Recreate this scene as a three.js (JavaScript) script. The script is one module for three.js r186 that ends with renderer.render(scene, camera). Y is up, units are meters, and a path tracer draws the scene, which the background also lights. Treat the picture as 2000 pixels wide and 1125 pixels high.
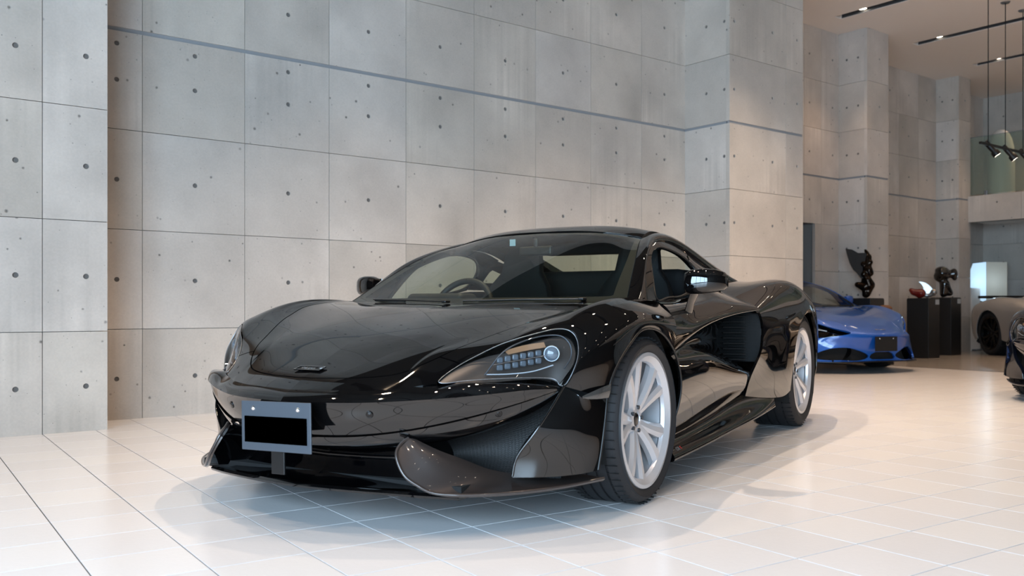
import * as THREE from 'three';
import { RoundedBoxGeometry } from 'three/addons/geometries/RoundedBoxGeometry.js';
import { mergeGeometries, toCreasedNormals } from 'three/addons/utils/BufferGeometryUtils.js';
import { RectAreaLightUniformsLib } from 'three/addons/lights/RectAreaLightUniformsLib.js';
import { FontLoader } from 'three/addons/loaders/FontLoader.js';
import { TextGeometry } from 'three/addons/geometries/TextGeometry.js';

RectAreaLightUniformsLib.init();
const scene = new THREE.Scene();
const renderer = new THREE.WebGLRenderer({ antialias: true });
renderer.toneMapping = THREE.LinearToneMapping;
renderer.toneMappingExposure = 1.31;
renderer.shadowMap.enabled = true;

// The hall: +x runs along the long concrete wall (to the right and away), -z runs towards that wall; the camera stands over the origin.
const EYE = 0.7485, AIM = THREE.MathUtils.degToRad(52);          // lens height; angle between the view and the long wall
const camera = new THREE.PerspectiveCamera(2 * THREE.MathUtils.radToDeg(Math.atan(603 / 1780)), 2000 / 1206, 0.05, 100);
camera.position.set(0, EYE, 0);
camera.rotation.y = -(Math.PI / 2 - AIM);
camera.setViewOffset(2000, 1206, 0, 0, 2000, 1125);              // level camera, lens shifted a little
camera.focus = 4.3; camera.userData.fStop = 3.6;                  // the far end is slightly soft
camera.updateProjectionMatrix();

// Daylight: an overcast sky outside the tall windows at the left end of the hall.
const HALL = { left: -2.7, right: 17.75, back: 6.8, ceil: 4.75 };  // window wall x, end wall x, rear wall z, ceiling height
const SKY = new THREE.Color(0.60, 0.78, 1.0);
scene.background = SKY.clone();
scene.backgroundIntensity = 1.0;
const DAY = 13.2;                                                 // brightness of the sky seen by the windows
const windowBays = [];                                           // filled below: centre z and width of each tall opening
for (let k = 0; k < 4; k++) windowBays.push({ z: -1.1 + k * 2.25, w: 2.1 });
for (const b of windowBays) {
  const day = new THREE.RectAreaLight(new THREE.Color(0.56, 0.785, 1.0), DAY, b.w, 2.9);
  day.position.set(HALL.left + 0.05, 1.7, b.z); day.rotation.y = -Math.PI / 2; day.name = 'window_daylight';
  scene.add(day);
}
// ---------------------------------------------------------------- geometry tools
// Car frame: x forward, y to the car's left, z up (metres, origin on the floor under the front axle). A Group's own axes are (x, z, -y).
const V = (p) => new THREE.Vector3(p[0], p[2], -p[1]);
function splineCoefs(t, y) {                       // natural cubic spline: second derivatives
  const n = t.length, m = new Array(n).fill(0), c = new Array(n).fill(0), d = new Array(n).fill(0);
  if (n < 3) return m;
  for (let i = 1; i < n - 1; i++) {
    const h0 = t[i] - t[i - 1], h1 = t[i + 1] - t[i];
    const b = 2 * (h0 + h1) - h0 * (i > 1 ? c[i - 1] : 0);
    c[i] = h1 / b;
    d[i] = (6 * ((y[i + 1] - y[i]) / h1 - (y[i] - y[i - 1]) / h0) - h0 * (i > 1 ? d[i - 1] : 0)) / b;
  }
  for (let i = n - 2; i > 0; i--) m[i] = d[i] - c[i] * m[i + 1];
  return m;
}
function splineAt(t, y, m, x) {
  let i = 0; const n = t.length;
  while (i < n - 2 && x > t[i + 1]) i++;
  const h = t[i + 1] - t[i], a = (t[i + 1] - x) / h, b = (x - t[i]) / h;
  return a * y[i] + b * y[i + 1] + ((a * a * a - a) * m[i] + (b * b * b - b) * m[i + 1]) * h * h / 6;
}
const dist3 = (a, b) => Math.hypot(a[0] - b[0], a[1] - b[1], a[2] - b[2]);
function knots(lists) {                            // averaged chord lengths
  const n = lists[0].length, t = [0];
  for (let i = 1; i < n; i++) { let s = 0; for (const l of lists) s += Math.max(1e-4, dist3(l[i], l[i - 1])) ; t.push(t[i - 1] + s / lists.length); }
  return t.map((v) => v / t[n - 1]);
}
function curve(pts, n, closed) {                   // smooth polyline through points of any dimension
  const P = closed ? [...pts, pts[0], pts[1], pts[2]] : pts, dim = P[0].length;
  const Q = closed ? [pts[pts.length - 2], pts[pts.length - 1], ...P] : P;
  const t = [0]; for (let i = 1; i < Q.length; i++) t.push(t[i - 1] + Math.max(1e-5, Math.hypot(...Q[i].map((v, k) => v - Q[i - 1][k]))));
  const s = []; for (let k = 0; k < dim; k++) { const y = Q.map((q) => q[k]); s.push([y, splineCoefs(t, y)]); }
  const a = closed ? t[2] : 0, b = closed ? t[2 + pts.length] : t[t.length - 1], out = [];
  for (let i = 0; i < (closed ? n : n + 1); i++) { const x = a + (b - a) * i / n; out.push(s.map(([y, m]) => splineAt(t, y, m, x))); }
  return out;
}
function surf(grid, nu, nv, away) {                // smooth patch through a grid of points [row][column]; away: a point on its inner side
  const R = grid.length, C = grid[0].length;
  const tv = knots(grid), tu = knots(grid[0].map((_, j) => grid.map((r) => r[j])));
  const rows = grid.map((r) => { const out = []; for (let k = 0; k < 3; k++) { const y = r.map((p) => p[k]), m = splineCoefs(tv, y); out.push(Array.from({ length: nv + 1 }, (_, j) => splineAt(tv, y, m, j / nv))); } return out; });
  const p = [], uv = [];
  const cols = [];
  for (let j = 0; j <= nv; j++) { const c = []; for (let k = 0; k < 3; k++) { const y = rows.map((r) => r[k][j]); c.push([y, splineCoefs(tu, y)]); } cols.push(c); }
  for (let i = 0; i <= nu; i++) for (let j = 0; j <= nv; j++) { p.push(cols[j].map(([y, m]) => splineAt(tu, y, m, i / nu))); uv.push([i / nu, j / nv]); }
  const idx = [], at = (i, j) => i * (nv + 1) + j;
  for (let i = 0; i < nu; i++) for (let j = 0; j < nv; j++) idx.push([at(i, j), at(i + 1, j), at(i + 1, j + 1)], [at(i, j), at(i + 1, j + 1), at(i, j + 1)]);
  const n = [];
  for (let i = 0; i <= nu; i++) for (let j = 0; j <= nv; j++) {
    const a = p[at(Math.min(i + 1, nu), j)], b = p[at(Math.max(i - 1, 0), j)], c = p[at(i, Math.min(j + 1, nv))], d = p[at(i, Math.max(j - 1, 0))];
    const e = [a[0] - b[0], a[1] - b[1], a[2] - b[2]], f = [c[0] - d[0], c[1] - d[1], c[2] - d[2]];
    const q = [e[1] * f[2] - e[2] * f[1], e[2] * f[0] - e[0] * f[2], e[0] * f[1] - e[1] * f[0]], l = Math.hypot(...q) || 1;
    n.push(q.map((v) => v / l));
  }
  const m = { p, n, uv, idx, tu, tv };
  return orient(m, away || [-1.1, 0, 0.45]);
}
function orient(m, away) {
  let s = 0; m.p.forEach((p, i) => { s += m.n[i][0] * (p[0] - away[0]) + m.n[i][1] * (p[1] - away[1]) + m.n[i][2] * (p[2] - away[2]); });
  if (s < 0) { m.n = m.n.map((n) => n.map((v) => -v)); m.idx = m.idx.map(([a, b, c]) => [a, c, b]); }
  return m;
}
function cut(m, f, iso = 0) {                      // keeps what has f(point, uv) < iso, with a clean edge
  const val = m.p.map((p, i) => f(p, m.uv[i]) - iso), out = { p: [], n: [], uv: [], idx: [], tu: m.tu, tv: m.tv }, map = new Map(), mids = new Map();
  const keep = (i) => { if (!map.has(i)) { map.set(i, out.p.length); out.p.push(m.p[i]); out.n.push(m.n[i]); out.uv.push(m.uv[i]); } return map.get(i); };
  const mid = (i, j) => {
    const key = i < j ? i + '_' + j : j + '_' + i;
    if (!mids.has(key)) {
      const t = val[i] / (val[i] - val[j]), L = (a, b) => a.map((v, k) => v + (b[k] - v) * t);
      mids.set(key, out.p.length); out.p.push(L(m.p[i], m.p[j])); const n = L(m.n[i], m.n[j]), l = Math.hypot(...n) || 1; out.n.push(n.map((v) => v / l)); out.uv.push(L(m.uv[i], m.uv[j]));
    }
    return mids.get(key);
  };
  for (const T of m.idx) {
    const poly = [];
    for (let k = 0; k < 3; k++) { const a = T[k], b = T[(k + 1) % 3]; if (val[a] < 0) poly.push(keep(a)); if ((val[a] < 0) !== (val[b] < 0)) poly.push(mid(a, b)); }
    for (let k = 2; k < poly.length; k++) out.idx.push([poly[0], poly[k - 1], poly[k]]);
  }
  return out;
}
function polySDF(pts, ax, n = 160, smooth = true) { // signed distance (inside negative) to a closed smooth outline in the plane of two axes, e.g. 'xy'
  const A = 'xyz'.indexOf(ax[0]), B = 'xyz'.indexOf(ax[1]), c = smooth ? curve(pts, n, true) : pts;
  return (p) => {
    const x = p[A], y = p[B]; let d = 1e9, ins = false;
    for (let i = 0, j = c.length - 1; i < c.length; j = i++) {
      const [x0, y0] = c[j], [x1, y1] = c[i], ex = x1 - x0, ey = y1 - y0;
      const t = Math.max(0, Math.min(1, ((x - x0) * ex + (y - y0) * ey) / (ex * ex + ey * ey || 1e-12)));
      d = Math.min(d, (x - x0 - t * ex) ** 2 + (y - y0 - t * ey) ** 2);
      if ((y1 > y) !== (y0 > y) && x < (x0 - x1) * (y - y1) / (y0 - y1) + x1) ins = !ins;
    }
    return (ins ? -1 : 1) * Math.sqrt(d);
  };
}
function flange(m, depth) {                        // returns the edges inwards, as pressed sheet metal does
  const count = new Map();
  for (const [a, b, c] of m.idx) for (const [i, j] of [[a, b], [b, c], [c, a]]) { const k = i < j ? i + '_' + j : j + '_' + i; count.set(k, count.has(k) ? null : [i, j]); }
  const out = { p: [...m.p], n: [...m.n], uv: [...m.uv], idx: [...m.idx] };
  for (const e of count.values()) {
    if (!e) continue;
    const [i, j] = e, a = m.p[i], b = m.p[j], q = (k) => m.p[k].map((v, d) => v - m.n[k][d] * depth);
    const ed = [b[0] - a[0], b[1] - a[1], b[2] - a[2]], n = m.n[i], w = [ed[1] * n[2] - ed[2] * n[1], ed[2] * n[0] - ed[0] * n[2], ed[0] * n[1] - ed[1] * n[0]], l = Math.hypot(...w) || 1, wn = w.map((v) => v / l), s = out.p.length;
    out.p.push(a, b, q(i), q(j)); out.n.push(wn, wn, wn, wn); out.uv.push(m.uv[i], m.uv[j], m.uv[i], m.uv[j]);
    out.idx.push([s, s + 2, s + 3], [s, s + 3, s + 1]);
  }
  return out;
}
function rim(m) {                                  // the longest edge loop of a trimmed patch, as points
  const count = new Map(), next = new Map();
  for (const [a, b, c] of m.idx) for (const [i, j] of [[a, b], [b, c], [c, a]]) { const k = i < j ? i + '_' + j : j + '_' + i; count.set(k, count.has(k) ? null : [i, j]); }
  for (const e of count.values()) if (e) next.set(e[0], e[1]);
  let best = [];
  while (next.size) { const s = next.keys().next().value, loop = []; let i = s; while (next.has(i)) { loop.push(i); const j = next.get(i); next.delete(i); i = j; } if (loop.length > best.length) best = loop; }
  return best.map((i) => m.p[i]);
}
const mirror = (m) => ({ p: m.p.map(([x, y, z]) => [x, -y, z]), n: m.n.map(([x, y, z]) => [x, -y, z]), uv: m.uv, idx: m.idx.map(([a, b, c]) => [a, c, b]) });
function both(m) { const r = mirror(m), o = m.p.length; return { p: [...m.p, ...r.p], n: [...m.n, ...r.n], uv: [...m.uv, ...r.uv], idx: [...m.idx, ...r.idx.map((t) => t.map((v) => v + o))] }; }
function join(...ms) { const o = { p: [], n: [], uv: [], idx: [] }; for (const m of ms) { const s = o.p.length; o.p.push(...m.p); o.n.push(...m.n); o.uv.push(...m.uv); for (const t of m.idx) o.idx.push(t.map((v) => v + s)); } return o; }
function geo(m) {
  const g = new THREE.BufferGeometry(), P = new Float32Array(m.p.length * 3), N = new Float32Array(m.p.length * 3), U = new Float32Array(m.p.length * 2);
  m.p.forEach((p, i) => { P.set([p[0], p[2], -p[1]], i * 3); const n = m.n[i]; N.set([n[0], n[2], -n[1]], i * 3); U.set(m.uv[i], i * 2); });
  g.setAttribute('position', new THREE.BufferAttribute(P, 3)); g.setAttribute('normal', new THREE.BufferAttribute(N, 3)); g.setAttribute('uv', new THREE.BufferAttribute(U, 2));
  g.setIndex(m.idx.flat()); return g;
}
function merge(list) {
  const gs = list.map((g) => { const h = g.index ? g.toNonIndexed() : g; for (const k of Object.keys(h.attributes)) if (!['position', 'normal', 'uv'].includes(k)) h.deleteAttribute(k); if (!h.attributes.uv) h.setAttribute('uv', new THREE.BufferAttribute(new Float32Array(h.attributes.position.count * 2), 2)); return h; });
  return mergeGeometries(gs);
}
const tube = (pts, r, n = 40, k = 8, closed = false) => new THREE.TubeGeometry(new THREE.CatmullRomCurve3(pts.map(V), closed), n, r, k, closed);
const rbox = (sx, sy, sz, r = 0.01, seg = 3) => new RoundedBoxGeometry(sx, sy, sz, seg, Math.min(r, sx / 2.01, sy / 2.01, sz / 2.01));
const place = (g, x, y, z, rx = 0, ry = 0, rz = 0) => g.applyMatrix4(new THREE.Matrix4().compose(new THREE.Vector3(x, y, z), new THREE.Quaternion().setFromEuler(new THREE.Euler(rx, ry, rz)), new THREE.Vector3(1, 1, 1)));
const lathe = (pts, seg = 64) => new THREE.LatheGeometry(pts.map(([r, h]) => new THREE.Vector2(r, h)), seg);
function sweep(sections, closedRing = true) {      // skin over rings of points in the car frame, with end caps
  const n = sections[0].length, m = { p: [], n: [], uv: [], idx: [] };
  sections.forEach((s, i) => s.forEach((q, j) => { m.p.push(q); m.uv.push([i / (sections.length - 1), j / n]); }));
  for (let i = 0; i < sections.length - 1; i++) for (let j = 0; j < (closedRing ? n : n - 1); j++) { const a = i * n + j, b = i * n + (j + 1) % n; m.idx.push([a, a + n, b + n], [a, b + n, b]); }
  for (const [i, s] of [[0, 1], [sections.length - 1, -1]]) { if (!closedRing) break; const c = [0, 1, 2].map((k) => sections[i].reduce((t, q) => t + q[k], 0) / n), o = m.p.length; m.p.push(c); m.uv.push([0, 0]); for (let j = 0; j < n; j++) { const a = i * n + j, b = i * n + (j + 1) % n; m.idx.push(s > 0 ? [o, a, b] : [o, b, a]); } }
  const g = new THREE.BufferGeometry(); g.setAttribute('position', new THREE.BufferAttribute(new Float32Array(m.p.flatMap(([x, y, z]) => [x, z, -y])), 3)); g.setAttribute('uv', new THREE.BufferAttribute(new Float32Array(m.uv.flat()), 2)); g.setIndex(m.idx.flat());
  return toCreasedNormals(g, 0.7);
}
// ---------------------------------------------------------------- scene tools
const taken = {};
const numbered = (n) => { taken[n] = (taken[n] ?? -1) + 1; return taken[n] ? `${n}_${String(taken[n]).padStart(3, '0')}` : n; };
function shadows(o) { o.castShadow = true; o.receiveShadow = true; return o; }
function part(name, g, m, parent, label) { const o = shadows(new THREE.Mesh(Array.isArray(g) ? merge(g) : g, m)); o.name = name; if (label) o.userData.label = label; parent.add(o); return o; }
function thing(name, label, category, [x, y, z] = [0, 0, 0], turn = 0, group) { const o = new THREE.Group(); o.name = numbered(name); scene.add(o); o.position.set(x, y, z); o.rotation.y = turn; o.userData = { label, category }; if (group) o.userData.group = group; return o; }
function single(name, g, m, label, category, group) { const o = shadows(new THREE.Mesh(Array.isArray(g) ? merge(g) : g, m)); o.name = numbered(name); scene.add(o); o.userData = { label, category }; if (group) o.userData.group = group; return o; }
function struct(name, g, m) { const o = shadows(new THREE.Mesh(Array.isArray(g) ? merge(g) : g, m)); o.name = numbered(name); o.userData.kind = 'structure'; scene.add(o); return o; }
// ---------------------------------------------------------------- noise and textures
function rng(seed) { let s = seed >>> 0; return () => { s = (s + 0x6D2B79F5) | 0; let t = Math.imul(s ^ (s >>> 15), 1 | s); t = (t + Math.imul(t ^ (t >>> 7), 61 | t)) ^ t; return ((t ^ (t >>> 14)) >>> 0) / 4294967296; }; }
function periodicNoise(seed) {                      // value noise on a lattice that repeats
  const r = rng(seed), T = new Float32Array(65536).map(() => r());
  return (x, y, px, py) => {
    const xi = Math.floor(x), yi = Math.floor(y), fx = x - xi, fy = y - yi, sx = fx * fx * (3 - 2 * fx), sy = fy * fy * (3 - 2 * fy);
    const h = (i, j) => T[(((i % px) + px) % px) * 131 + (((j % py) + py) % py) * 7919 & 65535];
    const a = h(xi, yi), b = h(xi + 1, yi), c = h(xi, yi + 1), d = h(xi + 1, yi + 1);
    return a + (b - a) * sx + (c - a) * sy + (a - b - c + d) * sx * sy;
  };
}
function dataTex(n, m, fill, srgb) {
  const a = new Uint8Array(n * m * 4);
  for (let j = 0; j < m; j++) for (let i = 0; i < n; i++) { const c = fill(i, j), o = (j * n + i) * 4; for (let k = 0; k < 3; k++) a[o + k] = Math.max(0, Math.min(255, Math.round((Array.isArray(c) ? c[k] : c) * 255))); a[o + 3] = 255; }
  const t = new THREE.DataTexture(a, n, m); t.wrapS = t.wrapT = THREE.RepeatWrapping; t.magFilter = THREE.LinearFilter; t.minFilter = THREE.LinearMipmapLinearFilter; t.generateMipmaps = true; if (srgb) t.colorSpace = THREE.SRGBColorSpace; t.needsUpdate = true; return t;
}
// cast concrete: cloudy cement paste, vertical runs left by the formwork boards, pin-holes
const CS = 1024, CM = 3.45;                         // pixels and metres a side
const pits = new Float32Array(CS * CS), tone = new Float32Array(CS * CS);
{
  const n1 = periodicNoise(11), n2 = periodicNoise(23), n3 = periodicNoise(37), r = rng(5);
  for (let j = 0; j < CS; j++) for (let i = 0; i < CS; i++) {
    const u = i / CS, v = j / CS; let f = 0, a = 0.5;
    for (const s of [6, 13, 29, 61]) { f += a * n1(u * s, v * s, s, s); a *= 0.5; }
    const run = n2(u * 90, v * 3, 90, 3) * 0.6 + n2(u * 220, v * 5, 220, 5) * 0.4, mask = n3(u * 7, v * 5, 7, 5);
    const grain = n1(u * 400, v * 400, 400, 400);
    tone[j * CS + i] = 0.5 + (f / 0.94 - 0.5) * 0.55 + (run - 0.5) * 0.22 * (mask > 0.45 ? (mask - 0.45) * 3 : 0) + (grain - 0.5) * 0.07;
  }
  for (let k = 0; k < 520; k++) {
    const cx = r() * CS, cy = r() * CS, rad = 0.55 + r() ** 5 * 2.6, st = 0.35 + 0.65 * r();
    for (let y = -5; y <= 5; y++) for (let x = -5; x <= 5; x++) { const d = Math.hypot(x, y * (0.7 + 0.6 * r())) / rad; if (d < 1.3) { const o = ((Math.round(cy + y) + CS) % CS) * CS + (Math.round(cx + x) + CS) % CS; pits[o] = Math.max(pits[o], st * Math.min(1, Math.max(0, 1.5 - d * 1.15))); } }
  }
}
const concreteMap = dataTex(CS, CS, (i, j) => { const o = j * CS + i, t = 0.745 + (tone[o] - 0.5) * 0.36, k = 1 - 0.5 * pits[o]; return [t * 1.01 * k, t * 0.972 * k, t * 0.935 * k]; }, true);
const concreteBump = dataTex(CS, CS, (i, j) => { const o = j * CS + i; return 0.6 + (tone[o] - 0.5) * 0.3 - 0.5 * pits[o]; });
const concreteTone = [0xffffff, 0xfaf9f7, 0xf4f3f0, 0xfcfaf7].map((c, k) => {
  const map = concreteMap.clone(), bump = concreteBump.clone();
  for (const t of [map, bump]) { t.repeat.set(1 / CM, 1 / CM); t.offset.set(k * 0.37, k * 0.61); t.needsUpdate = true; }
  return new THREE.MeshStandardMaterial({ color: c, map, bumpMap: bump, bumpScale: 0.004, roughness: 0.62 });
});
const concreteCore = new THREE.MeshStandardMaterial({ color: 0x8f8c88, roughness: 0.9 });
const grooveMat = new THREE.MeshStandardMaterial({ color: 0x8d9094, roughness: 0.6 });
const plugMat = new THREE.MeshStandardMaterial({ color: 0x6d6966, roughness: 0.95 });
const plaster = new THREE.MeshStandardMaterial({ color: 0xe9e0d8, roughness: 0.9 });
const darkPaint = new THREE.MeshStandardMaterial({ color: 0x3b3733, roughness: 0.9 });
const blackMetal = new THREE.MeshStandardMaterial({ color: 0x0b0b0c, roughness: 0.45, metalness: 0.3 });
const slotMat = new THREE.MeshStandardMaterial({ color: 0x3c3c3d, roughness: 0.85 });

// A stretch of fair-faced wall: slabs between the formwork joints, each with the cones of its ties. a -> b is the foot line seen from its front.
const plugGeo = new THREE.CylinderGeometry(0.017, 0.013, 0.012, 16).rotateX(Math.PI / 2), THICK = 0.045;
let toneSeed = rng(77);
function fairFaced(name, a, b, depth, joints, rows, holes, in0 = 0, in1 = 0) {   // in0, in1: how far the slabs stop short of a corner that the next face covers
  const g = new THREE.Group(); g.name = numbered(name); g.userData.kind = 'structure'; scene.add(g);
  const dx = b[0] - a[0], dz = b[1] - a[1], L = Math.hypot(dx, dz); g.position.set(a[0], 0, a[1]); g.rotation.y = Math.atan2(-dz, dx);
  const top = rows[rows.length - 1];
  const foot = rows[0], core = part('wall_core', new THREE.BoxGeometry(L - 0.12, top - foot, depth - THICK + 0.012), concreteCore, g); core.position.set(L / 2, (top + foot) / 2, -THICK + 0.012 - (depth - THICK + 0.012) / 2);
  if (rows.includes(2.635)) part('groove_strip', new THREE.BoxGeometry(L - in0 - in1 - 0.004, 0.03, 0.02).translate((L + in0 - in1) / 2, 2.635, -0.019), grooveMat, g);
  for (let i = 0; i < joints.length - 1; i++) for (let j = 0; j < rows.length - 1; j++) {
    const groove = (h) => (Math.abs(h - 2.635) < 0.03 ? 0.014 : 0.002), x0 = joints[i] + (i ? 0.002 : in0), x1 = joints[i + 1] - (i < joints.length - 2 ? 0.002 : in1), y0 = rows[j] + (j ? groove(rows[j]) : 0), y1 = rows[j + 1] - groove(rows[j + 1]);
    const s = new THREE.Shape([new THREE.Vector2(x0, y0), new THREE.Vector2(x1, y0), new THREE.Vector2(x1, y1), new THREE.Vector2(x0, y1)]);
    for (const [hx, hy] of holes) if (hx > x0 + 0.02 && hx < x1 - 0.02 && hy > y0 + 0.02 && hy < y1 - 0.02) {
      const c = new THREE.Path(); c.absarc(hx, hy, 0.017, 0, Math.PI * 2, true); s.holes.push(c);
      const plug = part('tie_hole', plugGeo, plugMat, g); plug.position.set(hx, hy, -0.016);
    }
    const p = part('concrete_panel', new THREE.ExtrudeGeometry(s, { depth: THICK, bevelEnabled: false, curveSegments: 6 }), concreteTone[Math.floor(toneSeed() * 4)], g); p.position.z = -THICK;
  }
  return g;
}
const ROWS = [0, 0.61, 1.285, 1.96, 2.635, 3.315, 4.0, HALL.ceil];
const HROW = [0.275, 0.946, 1.62, 2.293, 2.97, 3.66, 4.35];
const grid = (xs, hs = HROW) => xs.flatMap((x) => hs.map((h) => [x, h]));
const spread = (a, b, n) => Array.from({ length: n + 1 }, (_, i) => a + (b - a) * i / n);
// long wall behind the car; foot line runs from its left end to the right
fairFaced('wall_long', [1.2, -6.47], [7.377, -6.47], 0.3, [0, 0.646, 1.369, 2.048, 2.744, 3.435, 4.13, 4.822, 5.521, 6.177], ROWS, [...grid([0.48, 1.006, 1.709, 2.395, 3.083, 3.779, 4.467, 5.166, 5.862]), ...[0.48, 1.006, 1.709, 2.395, 3.083, 3.779, 4.467, 5.166, 5.862].map((x) => [x, 2.537])]);
// pier at the left
fairFaced('wall_pier', [-5.2, -6.0], [1.503, -6.0], 0.2, [0, 1.43, 2.12, 2.81, 3.5, 4.19, 4.88, 5.57, 6.338, 6.703], [0, 0.61, 1.285, 1.98, 2.68, 3.36, 4.05, HALL.ceil], [...grid([6.195, 6.58]), ...grid([5.1, 4.5, 3.8, 3.1, 2.4])].map(([x, h]) => [x, h]));
fairFaced('wall_pier_side', [1.503, -6.0], [1.503, -6.5], 0.1, [0, 0.5], ROWS, [], THICK + 0.0008, 0);
// first column
fairFaced('column_side', [7.377, -6.52], [7.377, -5.883], 0.1, [0, 0.637], ROWS, grid([0.336, 0.568]), 0, THICK + 0.0008);
fairFaced('column_front', [7.377, -5.883], [8.625, -5.883], 0.1, [0, 0.94, 1.248], ROWS, grid([0.075, 0.708, 1.143]));
fairFaced('column_return', [8.625, -5.883], [8.625, -7.7], 0.1, [0, 0.9, 1.817], ROWS, [], THICK + 0.0008, 0);
// second bay, its column, third bay, its column
fairFaced('wall_bay', [8.5, -7.55], [12.084, -7.55], 0.12, [0, 0.5, 1.2, 1.9, 2.6, 3.013, 3.584], ROWS.slice(3), grid([0.85, 1.55, 2.25, 2.726, 3.295]));
fairFaced('wall_bay', [11.36, -7.55], [12.084, -7.55], 0.12, [0, 0.153, 0.724], ROWS.slice(0, 4), grid([0.435]));
fairFaced('column_side', [11.95, -7.6], [11.95, -7.1], 0.1, [0, 0.5], ROWS, grid([0.18, 0.36]), 0, THICK + 0.0008);
fairFaced('column_front', [11.95, -7.1], [12.52, -7.1], 0.1, [0, 0.57], ROWS, grid([0.33]));
fairFaced('column_return', [12.52, -7.1], [12.52, -8.2], 0.1, [0, 1.1], ROWS, [], THICK + 0.0008, 0);
fairFaced('wall_bay', [12.4, -8.0], [15.72, -8.0], 0.3, [0, 0.65, 1.34, 2.04, 2.66, 3.32], ROWS, grid([1.0, 1.75, 2.35, 2.95]));
fairFaced('column_side', [15.665, -8.05], [15.665, -7.6], 0.1, [0, 0.45], ROWS, grid([0.16, 0.34]), 0, THICK + 0.0008);
fairFaced('column_front', [15.665, -7.6], [16.08, -7.6], 0.1, [0, 0.415], ROWS, grid([0.22]));
fairFaced('column_return', [16.08, -7.6], [16.08, -8.3], 0.1, [0, 0.7], ROWS, [], THICK + 0.0008, 0);
fairFaced('wall_bay', [16.0, -8.15], [17.8, -8.15], 0.3, [0, 0.7, 1.4, 1.8], ROWS, grid([0.35, 1.05]));
fairFaced('wall_end', [17.75, -8.2], [17.75, 7.0], 0.3, spread(0, 15.2, 18), ROWS, grid(spread(0.42, 14.8, 17)));
struct('wall_rear', place(new THREE.BoxGeometry(23.4, HALL.ceil, 0.3), 6.2, HALL.ceil / 2, HALL.back + 0.15), darkPaint);

// window wall at the left end: sill, head, posts and panes
{
  const frame = new THREE.MeshStandardMaterial({ color: 0x2a2c2e, roughness: 0.5, metalness: 0.5 }), pane = new THREE.MeshPhysicalMaterial({ color: 0xffffff, transmission: 1, thickness: 0, roughness: 0.0, ior: 1.5 });
  const x = HALL.left - 0.1, z0 = windowBays[0].z - windowBays[0].w / 2, z1 = windowBays[3].z + windowBays[3].w / 2;
  const w = struct('wall_left', [place(new THREE.BoxGeometry(0.3, 0.25, 13.2), x - 0.05, 0.125, 0.3), place(new THREE.BoxGeometry(0.3, 1.6, 13.2), x - 0.05, 3.95, 0.3), place(new THREE.BoxGeometry(0.3, HALL.ceil, z0 + 6.3), x - 0.05, HALL.ceil / 2, (z0 - 6.3) / 2), place(new THREE.BoxGeometry(0.3, HALL.ceil, 6.9 - z1), x - 0.05, HALL.ceil / 2, (6.9 + z1) / 2)], darkPaint);
  windowBays.forEach((b, k) => {
    const g = new THREE.Group(); g.name = `window_${k + 1}`; g.userData.kind = 'structure'; g.position.set(x - 0.02, 0, b.z); scene.add(g);
    const bars = [-b.w / 2 - 0.05, 0, b.w / 2 + 0.05].map((z) => place(new THREE.BoxGeometry(0.1, 2.9, z ? 0.1 : 0.05), 0, 1.7, z)); bars.push(...[0.3, 2.3, 3.1].map((y) => place(new THREE.BoxGeometry(0.1, 0.08, b.w), 0, y, 0)));
    part('window_frame', bars, frame, g);
    part('pane', place(new THREE.BoxGeometry(0.01, 2.8, b.w), -0.03, 1.7, 0), pane, g);
  });
}
// ceiling with its lighting slots; a slot is a trough between two strips of ceiling
const slotX = [-2.4, -0.45, 1.5, 3.45, 5.4, 7.35, 9.3, 11.25, 13.3, 15.2, 17.1], slotW = 0.16, lampZ = [-6.75, -4.5, -2.2, 0.1, 2.4, 4.7];
{
  const strips = []; let x = HALL.left - 0.3;
  const y = HALL.ceil + 0.1;
  for (const s of slotX) { strips.push(place(new THREE.BoxGeometry(s - slotW / 2 - x, 0.2, 15.6), (x + s - slotW / 2) / 2, y, -0.8)); x = s + slotW / 2; }
  strips.push(place(new THREE.BoxGeometry(17.9 - x, 0.2, 15.6), (x + 17.9) / 2, y, -0.8));
  for (const s of slotX) { const zf = s > 8.6 ? -7.12 : -5.7; strips.push(place(new THREE.BoxGeometry(slotW, 0.2, zf + 8.6), s, y, (zf - 8.6) / 2), place(new THREE.BoxGeometry(slotW, 0.2, 1.2), s, y, 6.4)); }
  strips.push(place(new THREE.BoxGeometry(23.6, 0.1, 15.6), 6.2, HALL.ceil + 0.26, -0.8));
  const split = (g, lo) => { g.computeBoundingBox(); return ((g.boundingBox.min.x + g.boundingBox.max.x) / 2 < 9.25) === lo; };
  struct('ceiling', strips.filter((g) => split(g, false)), plaster);
  struct('ceiling', strips.filter((g) => split(g, true)), darkPaint);
  const liner = slotX.map((s) => [place(new THREE.BoxGeometry(0.012, 0.19, 12.9), s - slotW / 2 + 0.008, HALL.ceil + 0.1, -0.65), place(new THREE.BoxGeometry(0.012, 0.19, 12.9), s + slotW / 2 - 0.008, HALL.ceil + 0.1, -0.65), place(new THREE.BoxGeometry(slotW, 0.02, 12.9), s, HALL.ceil + 0.2, -0.65)]);
  liner.forEach((l, k) => struct(`trim_${k + 1}`, l, slotMat));
}
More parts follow.
